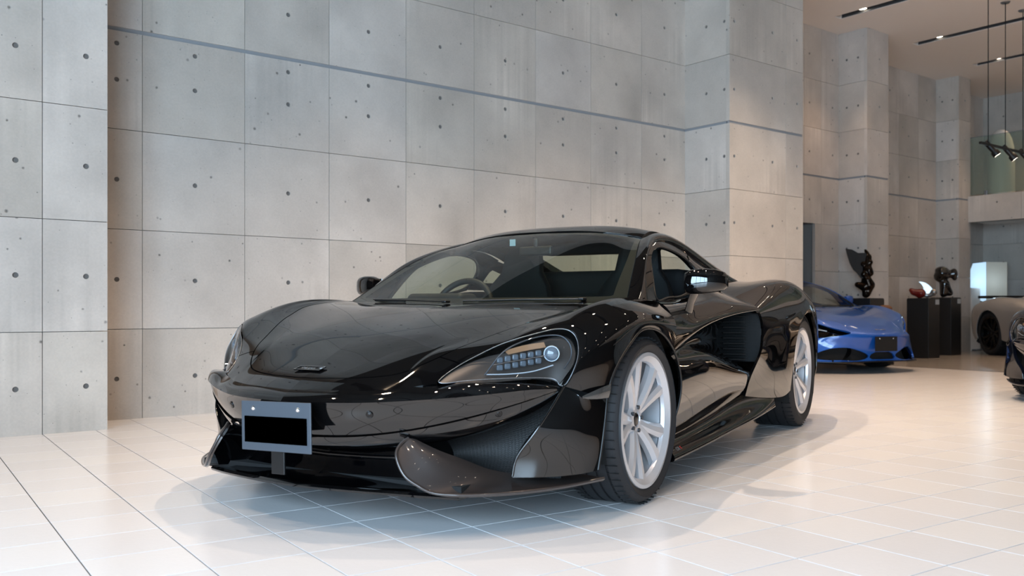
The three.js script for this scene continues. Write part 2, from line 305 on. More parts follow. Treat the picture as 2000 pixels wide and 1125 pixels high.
// ---------------------------------------------------------------- floor: square white tiles with fine joints, laid 3.5 degrees off the wall line
{
  const T = 0.2961, tilt = THREE.MathUtils.degToRad(3.5), c = Math.cos(tilt), s = Math.sin(tilt), EDGE = 11.25, joint = 0.0042;
  const n1 = periodicNoise(91);
  const tileBump = dataTex(256, 256, (i, j) => { const u = i / 256, v = j / 256; return 0.5 + 0.3 * (n1(u * 24, v * 24, 24, 24) - 0.5) + 0.4 * (n1(u * 90, v * 90, 90, 90) - 0.5); });
  const tileMats = [0xdddcdd, 0xdbdadb, 0xdedddd, 0xdad9da].map((k) => new THREE.MeshPhysicalMaterial({ color: k, roughness: 0.2, bumpMap: tileBump, bumpScale: 0.0003 }));
  const grout = new THREE.MeshStandardMaterial({ color: 0x45423f, roughness: 0.95 });
  const floor = new THREE.Group(); floor.name = 'floor'; floor.userData.kind = 'structure'; scene.add(floor);
  part('joint_bed', place(new THREE.BoxGeometry(EDGE + 5.6, 0.2, 15.6), (EDGE - 5.6) / 2, -0.1025, -0.8), grout, floor);
  const tile = rbox(T - joint, 0.012, T - joint, 0.0006, 1), list = [];
  const fl = 1780, at = (i, j) => { const u = 0.4745 + T * (i + 0.5), v = 4.7293 - T * (j + 0.5); return [u * c + v * s, v * c - u * s]; };   // hall coordinates: x, and distance towards the wall
  const inCut = (x, v) => { for (const [a, b] of [[-1, -1], [1, -1], [1, 1], [-1, 1]]) if (x + a * T * 0.52 > EDGE || v + b * T * 0.52 > 8.1 || x + a * T * 0.5 < HALL.left || v + b * T * 0.5 < -HALL.back) return false; return true; };
  for (let i = -40; i < 60; i++) for (let j = -26; j < 60; j++) {
    const [x, v] = at(i, j); if (!inCut(x, v)) continue;
    const z = x * Math.cos(AIM) + v * Math.sin(AIM), w = x * Math.sin(AIM) - v * Math.cos(AIM), px = 1000 + fl * w / z, py = 603 + fl * EYE / z;
    list.push({ x, v, z, seen: z > 0.8 && px > -120 && px < 2120 && py < 1180 && py > 700, k: (i * 7 + j * 13 + 400) & 3 });
  }
  list.sort((a, b) => (b.seen - a.seen) || a.z - b.z);
  const rest = [];
  list.forEach((t, n) => {
    if (n < 300 && t.seen) { const o = part('tile', tile, tileMats[t.k], floor); o.position.set(t.x, -0.006, -t.v); o.rotation.y = -tilt; }
    else rest.push(place(new THREE.BoxGeometry(T - joint, 0.012, T - joint), t.x, -0.006, -t.v, 0, -tilt, 0));
  });
  const o = part('tile_field', merge(rest), tileMats[0], floor); o.userData.kind = 'stuff';
  // darker polished floor at the far end of the hall
  const dark = new THREE.MeshPhysicalMaterial({ color: 0x8f8a85, roughness: 0.22, bumpMap: tileBump, bumpScale: 0.0005 });
  struct('floor_far', place(new THREE.BoxGeometry(18.0 - EDGE, 0.2, 15.6), (18.0 + EDGE) / 2, -0.1, -0.8), dark);
}
// ---------------------------------------------------------------- recessed downlights in the slots
const lampGlow = new THREE.MeshStandardMaterial({ color: 0xffffff, emissive: new THREE.Color(1, 0.86, 0.68), emissiveIntensity: 30, roughness: 0.4 });
const lampBody = new THREE.MeshStandardMaterial({ color: 0xb9b4ae, roughness: 0.5 });
const FARWARM = new THREE.Color(1, 0.66, 0.42);
const WARM = new THREE.Color(1, 0.755, 0.555), LAMP = 12;
{
  const can = lathe([[0.05, 0], [0.06, 0.0], [0.062, 0.06], [0.05, 0.10], [0, 0.10]], 20), glass = new THREE.CylinderGeometry(0.05, 0.05, 0.012, 20);
  let n = 0;
  for (const x of slotX) for (const z of lampZ) {
    if (x < -0.5 || (x < 8.6 && z < -6.2) ) continue;
    const seen = z < -6 && ({ 11.25: 'round downlight in the slot nearest the first column', 13.3: 'round downlight in the middle one of the three ceiling slots', 15.2: 'round downlight in the farthest ceiling slot, behind the thin rods' })[x];
    const t = thing('downlight', seen || 'small round downlight in a ceiling slot beyond the picture, mirrored in the paint', 'lamp', [x, HALL.ceil + 0.03, z], 0, 'downlights in the ceiling slots');
    part('housing', can, lampBody, t); const g = part('lens', place(glass.clone(), 0, 0.008, 0), lampGlow, t);
    const s = new THREE.SpotLight(x > 9 ? FARWARM : WARM, LAMP * (x > 17 ? 0.5 : z < -6 ? 0.45 : x < 2 ? (z < -4 ? 1.1 : 0.7) : z < -4 && x < 8 ? 3 : 1), 0, 0.72, 0.6, 2); s.position.set(x, HALL.ceil + 0.015, z); s.target.position.set(x, 0, z); s.castShadow = true; s.shadow.radius = 2.2; scene.add(s, s.target);
  }
}
// ---------------------------------------------------------------- car materials
const paintBlack = new THREE.MeshPhysicalMaterial({ color: new THREE.Color().setRGB(0.002, 0.0018, 0.0019), roughness: 0.025, metalness: 0.0, ior: 1.72 });
const paintBlue = new THREE.MeshPhysicalMaterial({ color: new THREE.Color().setRGB(0.004, 0.085, 0.40), roughness: 0.4, metalness: 0.25, clearcoat: 1, clearcoatRoughness: 0.03 });
const paintGrey = new THREE.MeshPhysicalMaterial({ color: new THREE.Color().setRGB(0.46, 0.43, 0.40), roughness: 0.35, metalness: 0.4, clearcoat: 1, clearcoatRoughness: 0.03 });
const paintNavy = new THREE.MeshPhysicalMaterial({ color: new THREE.Color().setRGB(0.004, 0.005, 0.009), roughness: 0.03, ior: 1.6 });
const bladeMat = new THREE.MeshPhysicalMaterial({ color: new THREE.Color().setRGB(0.05, 0.038, 0.034), roughness: 0.38, metalness: 0.5, clearcoat: 1, clearcoatRoughness: 0.06 });
const trimBlack = new THREE.MeshStandardMaterial({ color: 0x0a0a0b, roughness: 0.42 });
const glossBlack = new THREE.MeshPhysicalMaterial({ color: 0x030304, roughness: 0.05 });
const matteBlack = new THREE.MeshStandardMaterial({ color: 0x050506, roughness: 0.85 });
const rubber = new THREE.MeshStandardMaterial({ color: 0x17171a, roughness: 0.68 });
const silver = new THREE.MeshPhysicalMaterial({ color: 0xc9c8cb, roughness: 0.34, metalness: 0.45, clearcoat: 0.5, clearcoatRoughness: 0.1 });
const blackAlloy = new THREE.MeshPhysicalMaterial({ color: 0x0c0c0d, roughness: 0.3, metalness: 0.5 });
const steel = new THREE.MeshStandardMaterial({ color: 0x8f959c, roughness: 0.38, metalness: 0.9 });
const castIron = new THREE.MeshStandardMaterial({ color: 0x55595e, roughness: 0.5, metalness: 0.8 });
const smoke = new THREE.MeshPhysicalMaterial({ color: 0x3a3836, roughness: 0.12, clearcoat: 1, clearcoatRoughness: 0.03 });
const chrome = new THREE.MeshStandardMaterial({ color: 0xe8e8ea, roughness: 0.1, metalness: 1 });
const leather = new THREE.MeshStandardMaterial({ color: 0x0b0c0f, roughness: 0.6 });
const alcantara = new THREE.MeshStandardMaterial({ color: 0x0e0f11, roughness: 0.9 });
const tint = new THREE.MeshPhysicalMaterial({ color: new THREE.Color().setRGB(0.70, 0.76, 0.70), transmission: 1, thickness: 0, roughness: 0, ior: 1.33 });
const lensClear = new THREE.MeshPhysicalMaterial({ color: 0xf2f4f6, transmission: 1, thickness: 0, roughness: 0.0, ior: 1.45 });
const crystal = new THREE.MeshPhysicalMaterial({ color: 0xb4bec8, transmission: 0.85, thickness: 0, roughness: 0.06, ior: 1.5 });
const plateGrey = new THREE.MeshStandardMaterial({ color: 0x3d434b, roughness: 0.5 });
const plateBlack = new THREE.MeshPhysicalMaterial({ color: 0x000000, roughness: 1, specularIntensity: 0 });
const amber = new THREE.MeshPhysicalMaterial({ color: 0x8f6a4c, roughness: 0.25, clearcoat: 1 });
const redMat = new THREE.MeshStandardMaterial({ color: 0xc4161c, roughness: 0.4 });
const meshMap = dataTex(64, 64, (i, j) => { const u = (i / 64 * 4) % 1, v = (j / 64 * 4) % 1, a = Math.abs(u - 0.5) + Math.abs(v - 0.5); return a > 0.4 ? 0.5 : 0.05; });
const grilleMesh = new THREE.MeshStandardMaterial({ color: 0x060607, roughness: 0.6, bumpMap: (() => { const t = meshMap.clone(); t.repeat.set(14, 8); t.needsUpdate = true; return t; })(), bumpScale: 0.004 });

// ---------------------------------------------------------------- wheels: five pairs of splayed spokes
function spokeGeo(a0, a1, r0, r1, w0, w1, dish, th) {  // one swept spoke in the wheel plane (x, y), outer face towards +z
  const rings = [], N = 14;
  for (let i = 0; i <= N; i++) {
    const t = i / N, r = r0 + (r1 - r0) * t, a = a0 + (a1 - a0) * Math.pow(t, 1.35), w = w0 + (w1 - w0) * Math.pow(t, 1.4), z = dish * Math.pow(1 - t, 1.6) * -1;
    const cx = Math.cos(a) * r, cy = Math.sin(a) * r, tx = -Math.sin(a), ty = Math.cos(a), side = Math.sign(a1 - a0);
    // section: a ridge nearer the pair's outer side, chamfered flanks
    const sec = [[-w, -th], [-w, -th * 0.25], [-w * 0.35, 0.0], [w * 0.45, -0.002], [w, -th * 0.45], [w, -th]].map(([o, d]) => [cx + tx * o * side, cy + ty * o * side, z + d]);
    rings.push(side > 0 ? sec : sec.reverse());
  }
  const P = [], I = [], n = 6;
  rings.forEach((s) => s.forEach((q) => P.push(...q)));
  for (let i = 0; i < N; i++) for (let j = 0; j < n; j++) { const a = i * n + j, b = i * n + (j + 1) % n; I.push(a, b, b + n, a, b + n, a + n); }
  const g = new THREE.BufferGeometry(); g.setAttribute('position', new THREE.Float32BufferAttribute(P, 3)); g.setIndex(I); return toCreasedNormals(g, 0.5);
}
function buildWheel(parent, name, x, y, R, rim, width, phase, mat, label) {
  const w = new THREE.Group(); w.name = name; w.position.copy(V([x, y, R])); if (y < 0) w.rotation.y = Math.PI; if (label) w.userData.label = label;   // own axes: outer face towards the car's side
  parent.add(w);
  const turn = (g) => g.rotateY(Math.PI), hw = width / 2, edge = 0.022;
  // tyre: lathe about the axle with rounded shoulders, rim protector and four tread grooves
  const prof = []; const rb = rim + 0.004;
  prof.push([rb, -hw + 0.012], [rb + 0.012, -hw + 0.002], [rb + 0.03, -hw - 0.004], [(rb + R) / 2, -hw - 0.006], [R - 0.028, -hw + 0.002], [R - 0.012, -hw + 0.012], [R - 0.003, -hw + edge + 0.008], [R - 0.001, -hw + edge + 0.02]);
  for (const g of [-0.28, -0.09, 0.09, 0.28]) { const c = g * width; prof.push([R, c - 0.0052], [R - 0.007, c - 0.004], [R - 0.007, c + 0.004], [R, c + 0.0052]); }
  prof.push([R - 0.001, hw - edge - 0.02], [R - 0.003, hw - edge - 0.008], [R - 0.012, hw - 0.012], [R - 0.028, hw - 0.002], [(rb + R) / 2, hw + 0.006], [rb + 0.03, hw + 0.004], [rb + 0.012, hw - 0.002], [rb, hw - 0.012]);
  const tyre = part('tyre', turn(toCreasedNormals(lathe(prof, 96).rotateX(Math.PI / 2), 0.6)), rubber, w);
  const sipes = []; for (let k = 0; k < 60; k++) for (const s of [-1, 1]) { const b = new THREE.BoxGeometry(0.002, 0.006, width * 0.2).translate(0, R - 0.0024, s * width * 0.36); sipes.push(b.applyMatrix4(new THREE.Matrix4().makeRotationZ(k / 60 * Math.PI * 2 + s * 0.02))); }
  part('tread_sipes', merge(sipes.map((g) => g)), matteBlack, tyre).userData.kind = 'stuff';
  // rim barrel with a stepped lip
  part('rim', turn(toCreasedNormals(lathe([[rim - 0.014, -hw + 0.02], [rim - 0.02, 0], [rim - 0.014, hw - 0.05], [rim - 0.034, hw - 0.036], [rim - 0.030, hw - 0.022], [rim - 0.010, hw - 0.004], [rim + 0.004, hw - 0.006], [rim + 0.006, hw - 0.016], [rim - 0.004, hw - 0.022], [rim - 0.004, -hw + 0.02], [rim - 0.014, -hw + 0.02]], 96).rotateX(Math.PI / 2), 0.5)), mat, w);
  const zf = hw - 0.020;
  for (let k = 0; k < 5; k++) for (const s of [-1, 1]) {
    const a = phase + k * Math.PI * 2 / 5;
    part('spoke', turn(spokeGeo(a + s * 0.16, a + s * 0.265, 0.030, rim - 0.014, 0.019, 0.031, 0.034, 0.036).translate(0, 0, zf)), mat, w);
  }
  const hub = part('hub', turn(toCreasedNormals(lathe([[0, -0.03], [0.062, -0.03], [0.066, -0.012], [0.05, 0.002], [0.032, 0.004], [0.03, -0.002], [0, -0.002]], 32).rotateX(Math.PI / 2).translate(0, 0, zf - 0.034), 0.5)), mat, w);
  part('hub_cap', turn(lathe([[0, 0.004], [0.02, 0.003], [0.026, 0], [0.026, -0.008]], 24).rotateX(Math.PI / 2).translate(0, 0, zf - 0.033)), glossBlack, hub);
  for (let k = 0; k < 5; k++) { const a = phase + Math.PI / 5 + k * Math.PI * 2 / 5; part('wheel_bolt', turn(new THREE.CylinderGeometry(0.008, 0.008, 0.014, 10).rotateX(Math.PI / 2).translate(Math.cos(a) * 0.047, Math.sin(a) * 0.047, zf - 0.032)), castIron, hub); }
  part('brake_disc', turn(toCreasedNormals(lathe([[0.07, -0.016], [rim - 0.055, -0.016], [rim - 0.055, 0.014], [0.09, 0.014], [0.085, 0.03], [0.07, 0.03]], 64).rotateX(Math.PI / 2).translate(0, 0, hw - 0.125), 0.5)), castIron, w);
  const cal = []; for (let k = -5; k <= 5; k++) { const a = Math.PI * 1.02 + k * 0.075; cal.push(rbox(0.07, 0.028, 0.09, 0.008, 1).applyMatrix4(new THREE.Matrix4().makeRotationZ(a).multiply(new THREE.Matrix4().makeTranslation(rim - 0.082, 0, hw - 0.118)))); }
  part('brake_caliper', turn(merge(cal)), blackAlloy, w);
  return w;
}
// ---------------------------------------------------------------- the black coupe
const car = thing('sports_car', 'glossy black low coupe with silver twin-spoke wheels, nearest in the white-tiled hall', 'car');
{
  const PS = 0.5201, cx = -0.2889, cz = 3.9717, ca = Math.cos(AIM), sa = Math.sin(AIM);   // front axle centre: offset and distance from the lens, and heading
  const toHall = (X, Z) => [Z * ca + X * sa, -(Z * sa - X * ca)];
  const [hx, hz] = toHall(cx, cz), [fx, fz] = toHall(-Math.sin(PS), -Math.cos(PS));
  car.position.set(hx, 0, hz); car.rotation.y = Math.atan2(-fz, fx);
}
const GAP = 0.0022, FL = 0.014;
const panel = (name, m, mat, parent = car, label) => part(name, geo(flange(m, FL)), mat, parent, label);
const minus = (f) => (p, uv) => -f(p, uv);

// ---- front clip: bonnet, wings and headlamp glass lie in one skin (rows front to back, columns centre line to wheel arch)
const skinA = [
  [[0.955, 0, 0.4691], [0.915, 0.25, 0.4747], [0.872, 0.36, 0.4797], [0.830, 0.43, 0.4883], [0.775, 0.505, 0.5], [0.600, 0.690, 0.511], [0.510, 0.780, 0.494], [0.495, 0.822, 0.482], [0.338, 0.915, 0.432]],
  [[0.870, 0, 0.518], [0.830, 0.255, 0.524], [0.762, 0.37, 0.546], [0.695, 0.44, 0.580], [0.660, 0.545, 0.580], [0.566, 0.685, 0.594], [0.476, 0.790, 0.585], [0.450, 0.857, 0.556], [0.312, 0.920, 0.500]],
  [[0.740, 0, 0.580], [0.705, 0.27, 0.584], [0.650, 0.385, 0.603], [0.590, 0.495, 0.624], [0.575, 0.600, 0.631], [0.530, 0.685, 0.652], [0.438, 0.790, 0.666], [0.375, 0.885, 0.622], [0.265, 0.930, 0.562]],
  [[0.560, 0, 0.648], [0.540, 0.29, 0.651], [0.490, 0.42, 0.659], [0.420, 0.580, 0.680], [0.400, 0.655, 0.692], [0.385, 0.715, 0.704], [0.345, 0.800, 0.713], [0.280, 0.905, 0.675], [0.190, 0.938, 0.617]],
  [[0.370, 0, 0.699], [0.350, 0.30, 0.703], [0.310, 0.455, 0.707], [0.260, 0.658, 0.721], [0.240, 0.705, 0.735], [0.225, 0.748, 0.748], [0.200, 0.806, 0.757], [0.160, 0.917, 0.713], [0.100, 0.943, 0.662]],
  [[0.190, 0, 0.737], [0.170, 0.31, 0.741], [0.135, 0.485, 0.744], [0.100, 0.715, 0.756], [0.080, 0.745, 0.768], [0.062, 0.772, 0.778], [0.035, 0.810, 0.785], [0.020, 0.922, 0.728], [0.000, 0.945, 0.675]],
  [[0.050, 0, 0.760], [0.020, 0.32, 0.764], [-0.03, 0.52, 0.767], [-0.080, 0.735, 0.778], [-0.100, 0.760, 0.785], [-0.125, 0.782, 0.789], [-0.165, 0.812, 0.790], [-0.185, 0.920, 0.722], [-0.130, 0.945, 0.652]],
  [[-0.060, 0, 0.773], [-0.110, 0.33, 0.778], [-0.180, 0.54, 0.781], [-0.240, 0.742, 0.786], [-0.265, 0.770, 0.789], [-0.300, 0.795, 0.788], [-0.400, 0.822, 0.776], [-0.368, 0.912, 0.700], [-0.250, 0.946, 0.590]],
];
const A = surf(skinA, 132, 150);
const hoodLine = [[0.889, -0.02], [0.887, 0.06], [0.872, 0.17], [0.844, 0.264], [0.817, 0.320], [0.775, 0.374], [0.734, 0.410], [0.690, 0.442], [0.597, 0.491], [0.516, 0.532], [0.402, 0.591], [0.316, 0.634], [0.235, 0.669], [0.128, 0.712], [0.053, 0.729], [-0.1, 0.738], [-0.26, 0.745], [-0.5, 0.6], [-0.5, 0.0], [-0.4, -0.3], [0.3, -0.4], [0.82, -0.15]];
const hoodSDF = polySDF(hoodLine, 'xy', 400);
const lampLine = [[0.492, 0.504], [0.515, 0.548], [0.558, 0.586], [0.620, 0.626], [0.675, 0.650], [0.725, 0.668], [0.774, 0.680], [0.806, 0.674], [0.832, 0.650], [0.848, 0.612], [0.853, 0.570], [0.846, 0.530], [0.826, 0.484], [0.817, 0.474], [0.806, 0.488], [0.790, 0.502], [0.760, 0.508], [0.715, 0.510], [0.640, 0.508], [0.56, 0.503]];
const lampSDF = polySDF(lampLine, 'yz', 400);
const noseSDF = (p) => Math.max(0.692 - p[0], p[1] - 0.56);         // bumper share of the skin, ahead of the wing
const hoodM = cut(A, hoodSDF, -GAP);
panel('hood', both(hoodM), paintBlack);
let wingM = cut(cut(cut(A, minus(hoodSDF), -GAP), minus(lampSDF), -GAP), minus(noseSDF), -GAP);
for (const [m, tagOn] of [[wingM, 'visible side'], [mirror(wingM), '']]) panel('front_wing', m, paintBlack);
const noseM = cut(cut(cut(A, minus(hoodSDF), -GAP), minus(lampSDF), -GAP), noseSDF, -GAP);

// ---- front bumper: band from the bonnet line down to the crease, with a ledge under the lamps
const skinB = [
  [[0.87, 0, 0.518], [0.83, 0.255, 0.524], [0.762, 0.37, 0.546], [0.74, 0.44, 0.545], [0.7, 0.505, 0.52], [0.68, 0.56, 0.49], [0.64, 0.63, 0.486], [0.575, 0.7, 0.482], [0.52, 0.765, 0.478], [0.485, 0.805, 0.476]],
  [[0.955, 0, 0.4691], [0.915, 0.25, 0.4747], [0.872, 0.36, 0.4797], [0.83, 0.43, 0.4883], [0.778, 0.5, 0.4907], [0.742, 0.56, 0.5], [0.702, 0.63, 0.5], [0.64, 0.7, 0.498], [0.568, 0.768, 0.492], [0.51, 0.808, 0.484]],
  [[0.99, 0, 0.4484], [0.951, 0.25, 0.4524], [0.907, 0.36, 0.457], [0.868, 0.43, 0.4618], [0.825, 0.5, 0.4665], [0.788, 0.56, 0.482], [0.742, 0.63, 0.487], [0.68, 0.7, 0.49], [0.6, 0.77, 0.487], [0.528, 0.812, 0.48]],
  [[1.003, 0, 0.434], [0.964, 0.25, 0.437], [0.92, 0.36, 0.441], [0.881, 0.43, 0.445], [0.839, 0.5, 0.45], [0.801, 0.56, 0.455], [0.754, 0.63, 0.462], [0.69, 0.7, 0.47], [0.607, 0.77, 0.477], [0.533, 0.812, 0.476]],
];
const B0 = surf(skinB, 36, 110), uB = B0.tu[1];
const B = cut(B0, (p, uv) => Math.min(0.508 - p[1], 1) > 0 ? uB - uv[0] : -1, 0);
// fascia under the crease, leaning back; a step line, then the lower lip
const skinC = [
  [[1.003, 0, 0.434], [0.964, 0.25, 0.437], [0.881, 0.43, 0.445], [0.801, 0.56, 0.455], [0.690, 0.70, 0.470], [0.607, 0.770, 0.477], [0.533, 0.812, 0.476]],
  [[0.998, 0, 0.424], [0.959, 0.25, 0.428], [0.877, 0.43, 0.437], [0.797, 0.56, 0.449], [0.687, 0.70, 0.466], [0.604, 0.770, 0.475], [0.531, 0.812, 0.475]],
  [[0.978, 0, 0.370], [0.939, 0.25, 0.376], [0.860, 0.43, 0.392], [0.782, 0.56, 0.412], [0.677, 0.70, 0.444], [0.598, 0.770, 0.463], [0.528, 0.812, 0.473]],
  [[0.950, 0, 0.314], [0.911, 0.25, 0.322], [0.836, 0.43, 0.346], [0.762, 0.56, 0.376], [0.664, 0.70, 0.421], [0.590, 0.770, 0.450], [0.524, 0.812, 0.470]],
];
const skinLip = [
  [[0.956, 0, 0.311], [0.917, 0.25, 0.319], [0.842, 0.43, 0.343], [0.768, 0.56, 0.373], [0.669, 0.70, 0.418], [0.593, 0.770, 0.447], [0.525, 0.812, 0.468]],
  [[0.950, 0, 0.292], [0.908, 0.25, 0.300], [0.830, 0.43, 0.322], [0.753, 0.56, 0.350], [0.655, 0.70, 0.401], [0.582, 0.770, 0.437], [0.520, 0.812, 0.465]],
  [[0.930, 0, 0.272], [0.888, 0.25, 0.279], [0.808, 0.43, 0.298], [0.730, 0.56, 0.325], [0.636, 0.70, 0.383], [0.570, 0.770, 0.427], [0.515, 0.812, 0.462]],
  [[0.890, 0, 0.268], [0.850, 0.25, 0.274], [0.775, 0.43, 0.291], [0.700, 0.56, 0.316], [0.606, 0.70, 0.372], [0.548, 0.770, 0.415], [0.505, 0.812, 0.458]],
];
const bumperAway = [0, 0, 0.42];
const C = surf(skinC, 26, 90, bumperAway), LIP = surf(skinLip, 24, 90, bumperAway);
const bumper = part('front_bumper', geo(both(join(flange(noseM, FL), B, C, LIP))), paintBlack, car);
// lower air intake: glossy scoop between the lip and the splitter
const scoop = surf([
  [[0.890, 0, 0.268], [0.850, 0.25, 0.274], [0.790, 0.41, 0.285]],
  [[0.800, 0, 0.262], [0.765, 0.25, 0.264], [0.720, 0.40, 0.268]],
  [[0.755, 0, 0.225], [0.725, 0.25, 0.225], [0.690, 0.40, 0.228]],
  [[0.790, 0, 0.172], [0.765, 0.25, 0.172], [0.730, 0.41, 0.176]],
  [[0.930, 0, 0.146], [0.890, 0.25, 0.146], [0.830, 0.43, 0.148]],
], 40, 50, [0.6, 0, 0.2]);
part('lower_intake', geo(both(scoop)), glossBlack, car);
// splitter: rounded leading edge round the chin
{
  const line = curve([[0.775, 0.58, 0.124], [0.833, 0.449, 0.130], [0.870, 0.34, 0.134], [0.898, 0.223, 0.136], [0.918, 0.08, 0.137], [0.920, 0, 0.137]], 40), full = [...line, ...line.slice(0, -1).reverse().map(([x, y, z]) => [x, -y, z])];
  const rings = full.map(([x, y, z]) => { const sec = [[0.006, 0.004], [0.010, 0], [0.006, -0.008], [-0.2, -0.012], [-0.2, 0.002], [0, 0.009]]; return sec.map(([d, h]) => [x + d, y * (1 + d * 0.02), z + h]); });
  part('splitter', sweep(rings), paintBlack, car);
}
// corner panels beside the side intakes
const corner = surf([
  [[0.500, 0.826, 0.479], [0.475, 0.860, 0.456], [0.452, 0.883, 0.438], [0.338, 0.916, 0.431]],
  [[0.545, 0.800, 0.410], [0.490, 0.858, 0.395], [0.440, 0.890, 0.385], [0.358, 0.918, 0.372]],
  [[0.592, 0.765, 0.332], [0.520, 0.842, 0.318], [0.455, 0.890, 0.308], [0.382, 0.920, 0.305]],
  [[0.615, 0.705, 0.240], [0.540, 0.810, 0.232], [0.475, 0.874, 0.228], [0.402, 0.921, 0.240]],
  [[0.620, 0.690, 0.176], [0.550, 0.792, 0.176], [0.485, 0.862, 0.180], [0.418, 0.918, 0.190]],
], 40, 40, [0.3, 0.5, 0.3]);
for (const m of [corner, mirror(corner)]) {
  const c = part('bumper_corner', geo(flange(m, 0.03)), paintBlack, car);
  const sgn = m === corner ? 1 : -1;
  // rolled leading edge and the side marker
  part('leading_edge', tube([[0.497, 0.824, 0.484], [0.545, 0.798, 0.410], [0.592, 0.763, 0.332], [0.617, 0.703, 0.240], [0.621, 0.690, 0.180]].map(([x, y, z]) => [x, y * sgn, z]), 0.0045, 40, 10), paintBlack, c);
  const mk = surf([[[0.462, 0.876, 0.447], [0.390, 0.908, 0.470], [0.322, 0.922, 0.482]], [[0.463, 0.878, 0.442], [0.392, 0.911, 0.452], [0.330, 0.924, 0.458]], [[0.460, 0.876, 0.437], [0.395, 0.907, 0.434], [0.338, 0.920, 0.434]]], 8, 16, [0.3, 0.5, 0.4]);
  part('side_marker', geo(sgn > 0 ? mk : mirror(mk)), smoke, c, 'smoked clear side marker lamp');
}
// end blades of the splitter: upright fin flowing into a flat shelf that runs back to the wheel
const blade = surf([
  [[0.895, 0.410, 0.275], [0.862, 0.413, 0.306], [0.845, 0.424, 0.318], [0.825, 0.440, 0.312]],
  [[0.905, 0.450, 0.208], [0.862, 0.478, 0.236], [0.825, 0.500, 0.262], [0.785, 0.505, 0.275]],
  [[0.858, 0.525, 0.152], [0.805, 0.548, 0.182], [0.760, 0.560, 0.214], [0.715, 0.555, 0.240]],
  [[0.805, 0.600, 0.143], [0.740, 0.610, 0.158], [0.690, 0.610, 0.180], [0.650, 0.598, 0.206]],
  [[0.690, 0.725, 0.143], [0.640, 0.710, 0.150], [0.600, 0.690, 0.160], [0.565, 0.665, 0.178]],
  [[0.520, 0.835, 0.147], [0.500, 0.800, 0.152], [0.480, 0.770, 0.156], [0.470, 0.735, 0.160]],
  [[0.365, 0.912, 0.156], [0.365, 0.870, 0.158], [0.365, 0.830, 0.160], [0.365, 0.790, 0.160]],
], 60, 24, [0.5, 0.4, 0.0]);
for (const sgn of [1, -1]) {
  const b = part('splitter_blade', geo(flange(sgn > 0 ? blade : mirror(blade), 0.012)), bladeMat, car, 'brown-black upswept blade at the end of the splitter');
  part('blade_edge', tube([[0.845, 0.421, 0.318], [0.866, 0.411, 0.306], [0.897, 0.409, 0.275], [0.907, 0.449, 0.207], [0.885, 0.490, 0.172], [0.860, 0.525, 0.150], [0.806, 0.601, 0.140], [0.690, 0.727, 0.140], [0.521, 0.837, 0.144], [0.365, 0.914, 0.153]].map(([x, y, z]) => [x, y * sgn, z]), 0.0055, 90, 10), bladeMat, b);
}
for (const sgn of [1, -1]) {                        // inner cheeks between blade and scoop
  const E = [[0.848, 0.424, 0.316], [0.893, 0.412, 0.275], [0.903, 0.452, 0.208], [0.856, 0.527, 0.150]], S = [[0.790, 0.410, 0.288], [0.720, 0.402, 0.266], [0.690, 0.402, 0.226], [0.740, 0.412, 0.150]];
  const m = surf(E.map((e, i) => [e, e.map((v, k) => v * 0.55 + S[i][k] * 0.45 - (k === 1 ? 0.004 : 0)), S[i]]), 16, 12, [0.8, 0.8, 0.2]);
  part('intake_cheek', geo(sgn > 0 ? m : mirror(m)), glossBlack, car);
}
// side intakes: dark ducts with mesh behind the corner panels
for (const sgn of [1, -1]) {
  const duct = surf([
    [[0.80, 0.46, 0.31], [0.70, 0.60, 0.36], [0.60, 0.73, 0.42], [0.50, 0.80, 0.475]],
    [[0.66, 0.43, 0.30], [0.57, 0.56, 0.34], [0.49, 0.68, 0.40], [0.43, 0.76, 0.46]],
    [[0.60, 0.44, 0.23], [0.52, 0.56, 0.24], [0.46, 0.68, 0.26], [0.42, 0.78, 0.30]],
    [[0.70, 0.48, 0.17], [0.62, 0.58, 0.14], [0.54, 0.68, 0.135], [0.46, 0.79, 0.14]],
  ], 20, 20, [0.9, 0.7, 0.3]);
  part('side_intake', geo(sgn > 0 ? duct : mirror(duct)), grilleMesh, car, 'dark meshed air intake');
}
// underside and inner structure close the body
part('floor_pan', [place(new THREE.BoxGeometry(3.1, 0.04, 1.42), -1.35, 0.15, 0), place(new THREE.BoxGeometry(0.9, 0.03, 1.2), 0.35, 0.15, 0), place(new THREE.BoxGeometry(0.6, 0.03, 1.5), -3.1, 0.2, 0), place(new THREE.BoxGeometry(0.04, 0.42, 1.25), 0.42, 0.36, 0), place(new THREE.BoxGeometry(1.35, 0.5, 1.3), -2.45, 0.45, 0)], matteBlack, car);
// number plate on its bracket
{
  const p = new THREE.Group(); p.name = 'number_plate'; car.add(p); p.position.copy(V([1.016, -0.009, 0.348])); p.rotation.z = 0.02; p.rotation.y = Math.PI / 2;
  part('plate', rbox(0.318, 0.170, 0.006, 0.008, 2), plateGrey, p);
  part('blank', rbox(0.285, 0.090, 0.002, 0.001, 1).translate(0.0, -0.012, 0.0045), plateBlack, p, 'plain black cover over the characters');
  for (const s of [-1, 1]) part('screw', lathe([[0, 0.006], [0.004, 0.0055], [0.0075, 0.002], [0.0085, 0]], 16).rotateX(Math.PI / 2).translate(s * 0.102, 0.060, 0.003), chrome, p);
  part('bracket', [rbox(0.24, 0.14, 0.03, 0.006).translate(0.0, 0.0, -0.022), rbox(0.06, 0.10, 0.008, 0.002).translate(-0.01, -0.115, -0.02)], trimBlack, p);
}
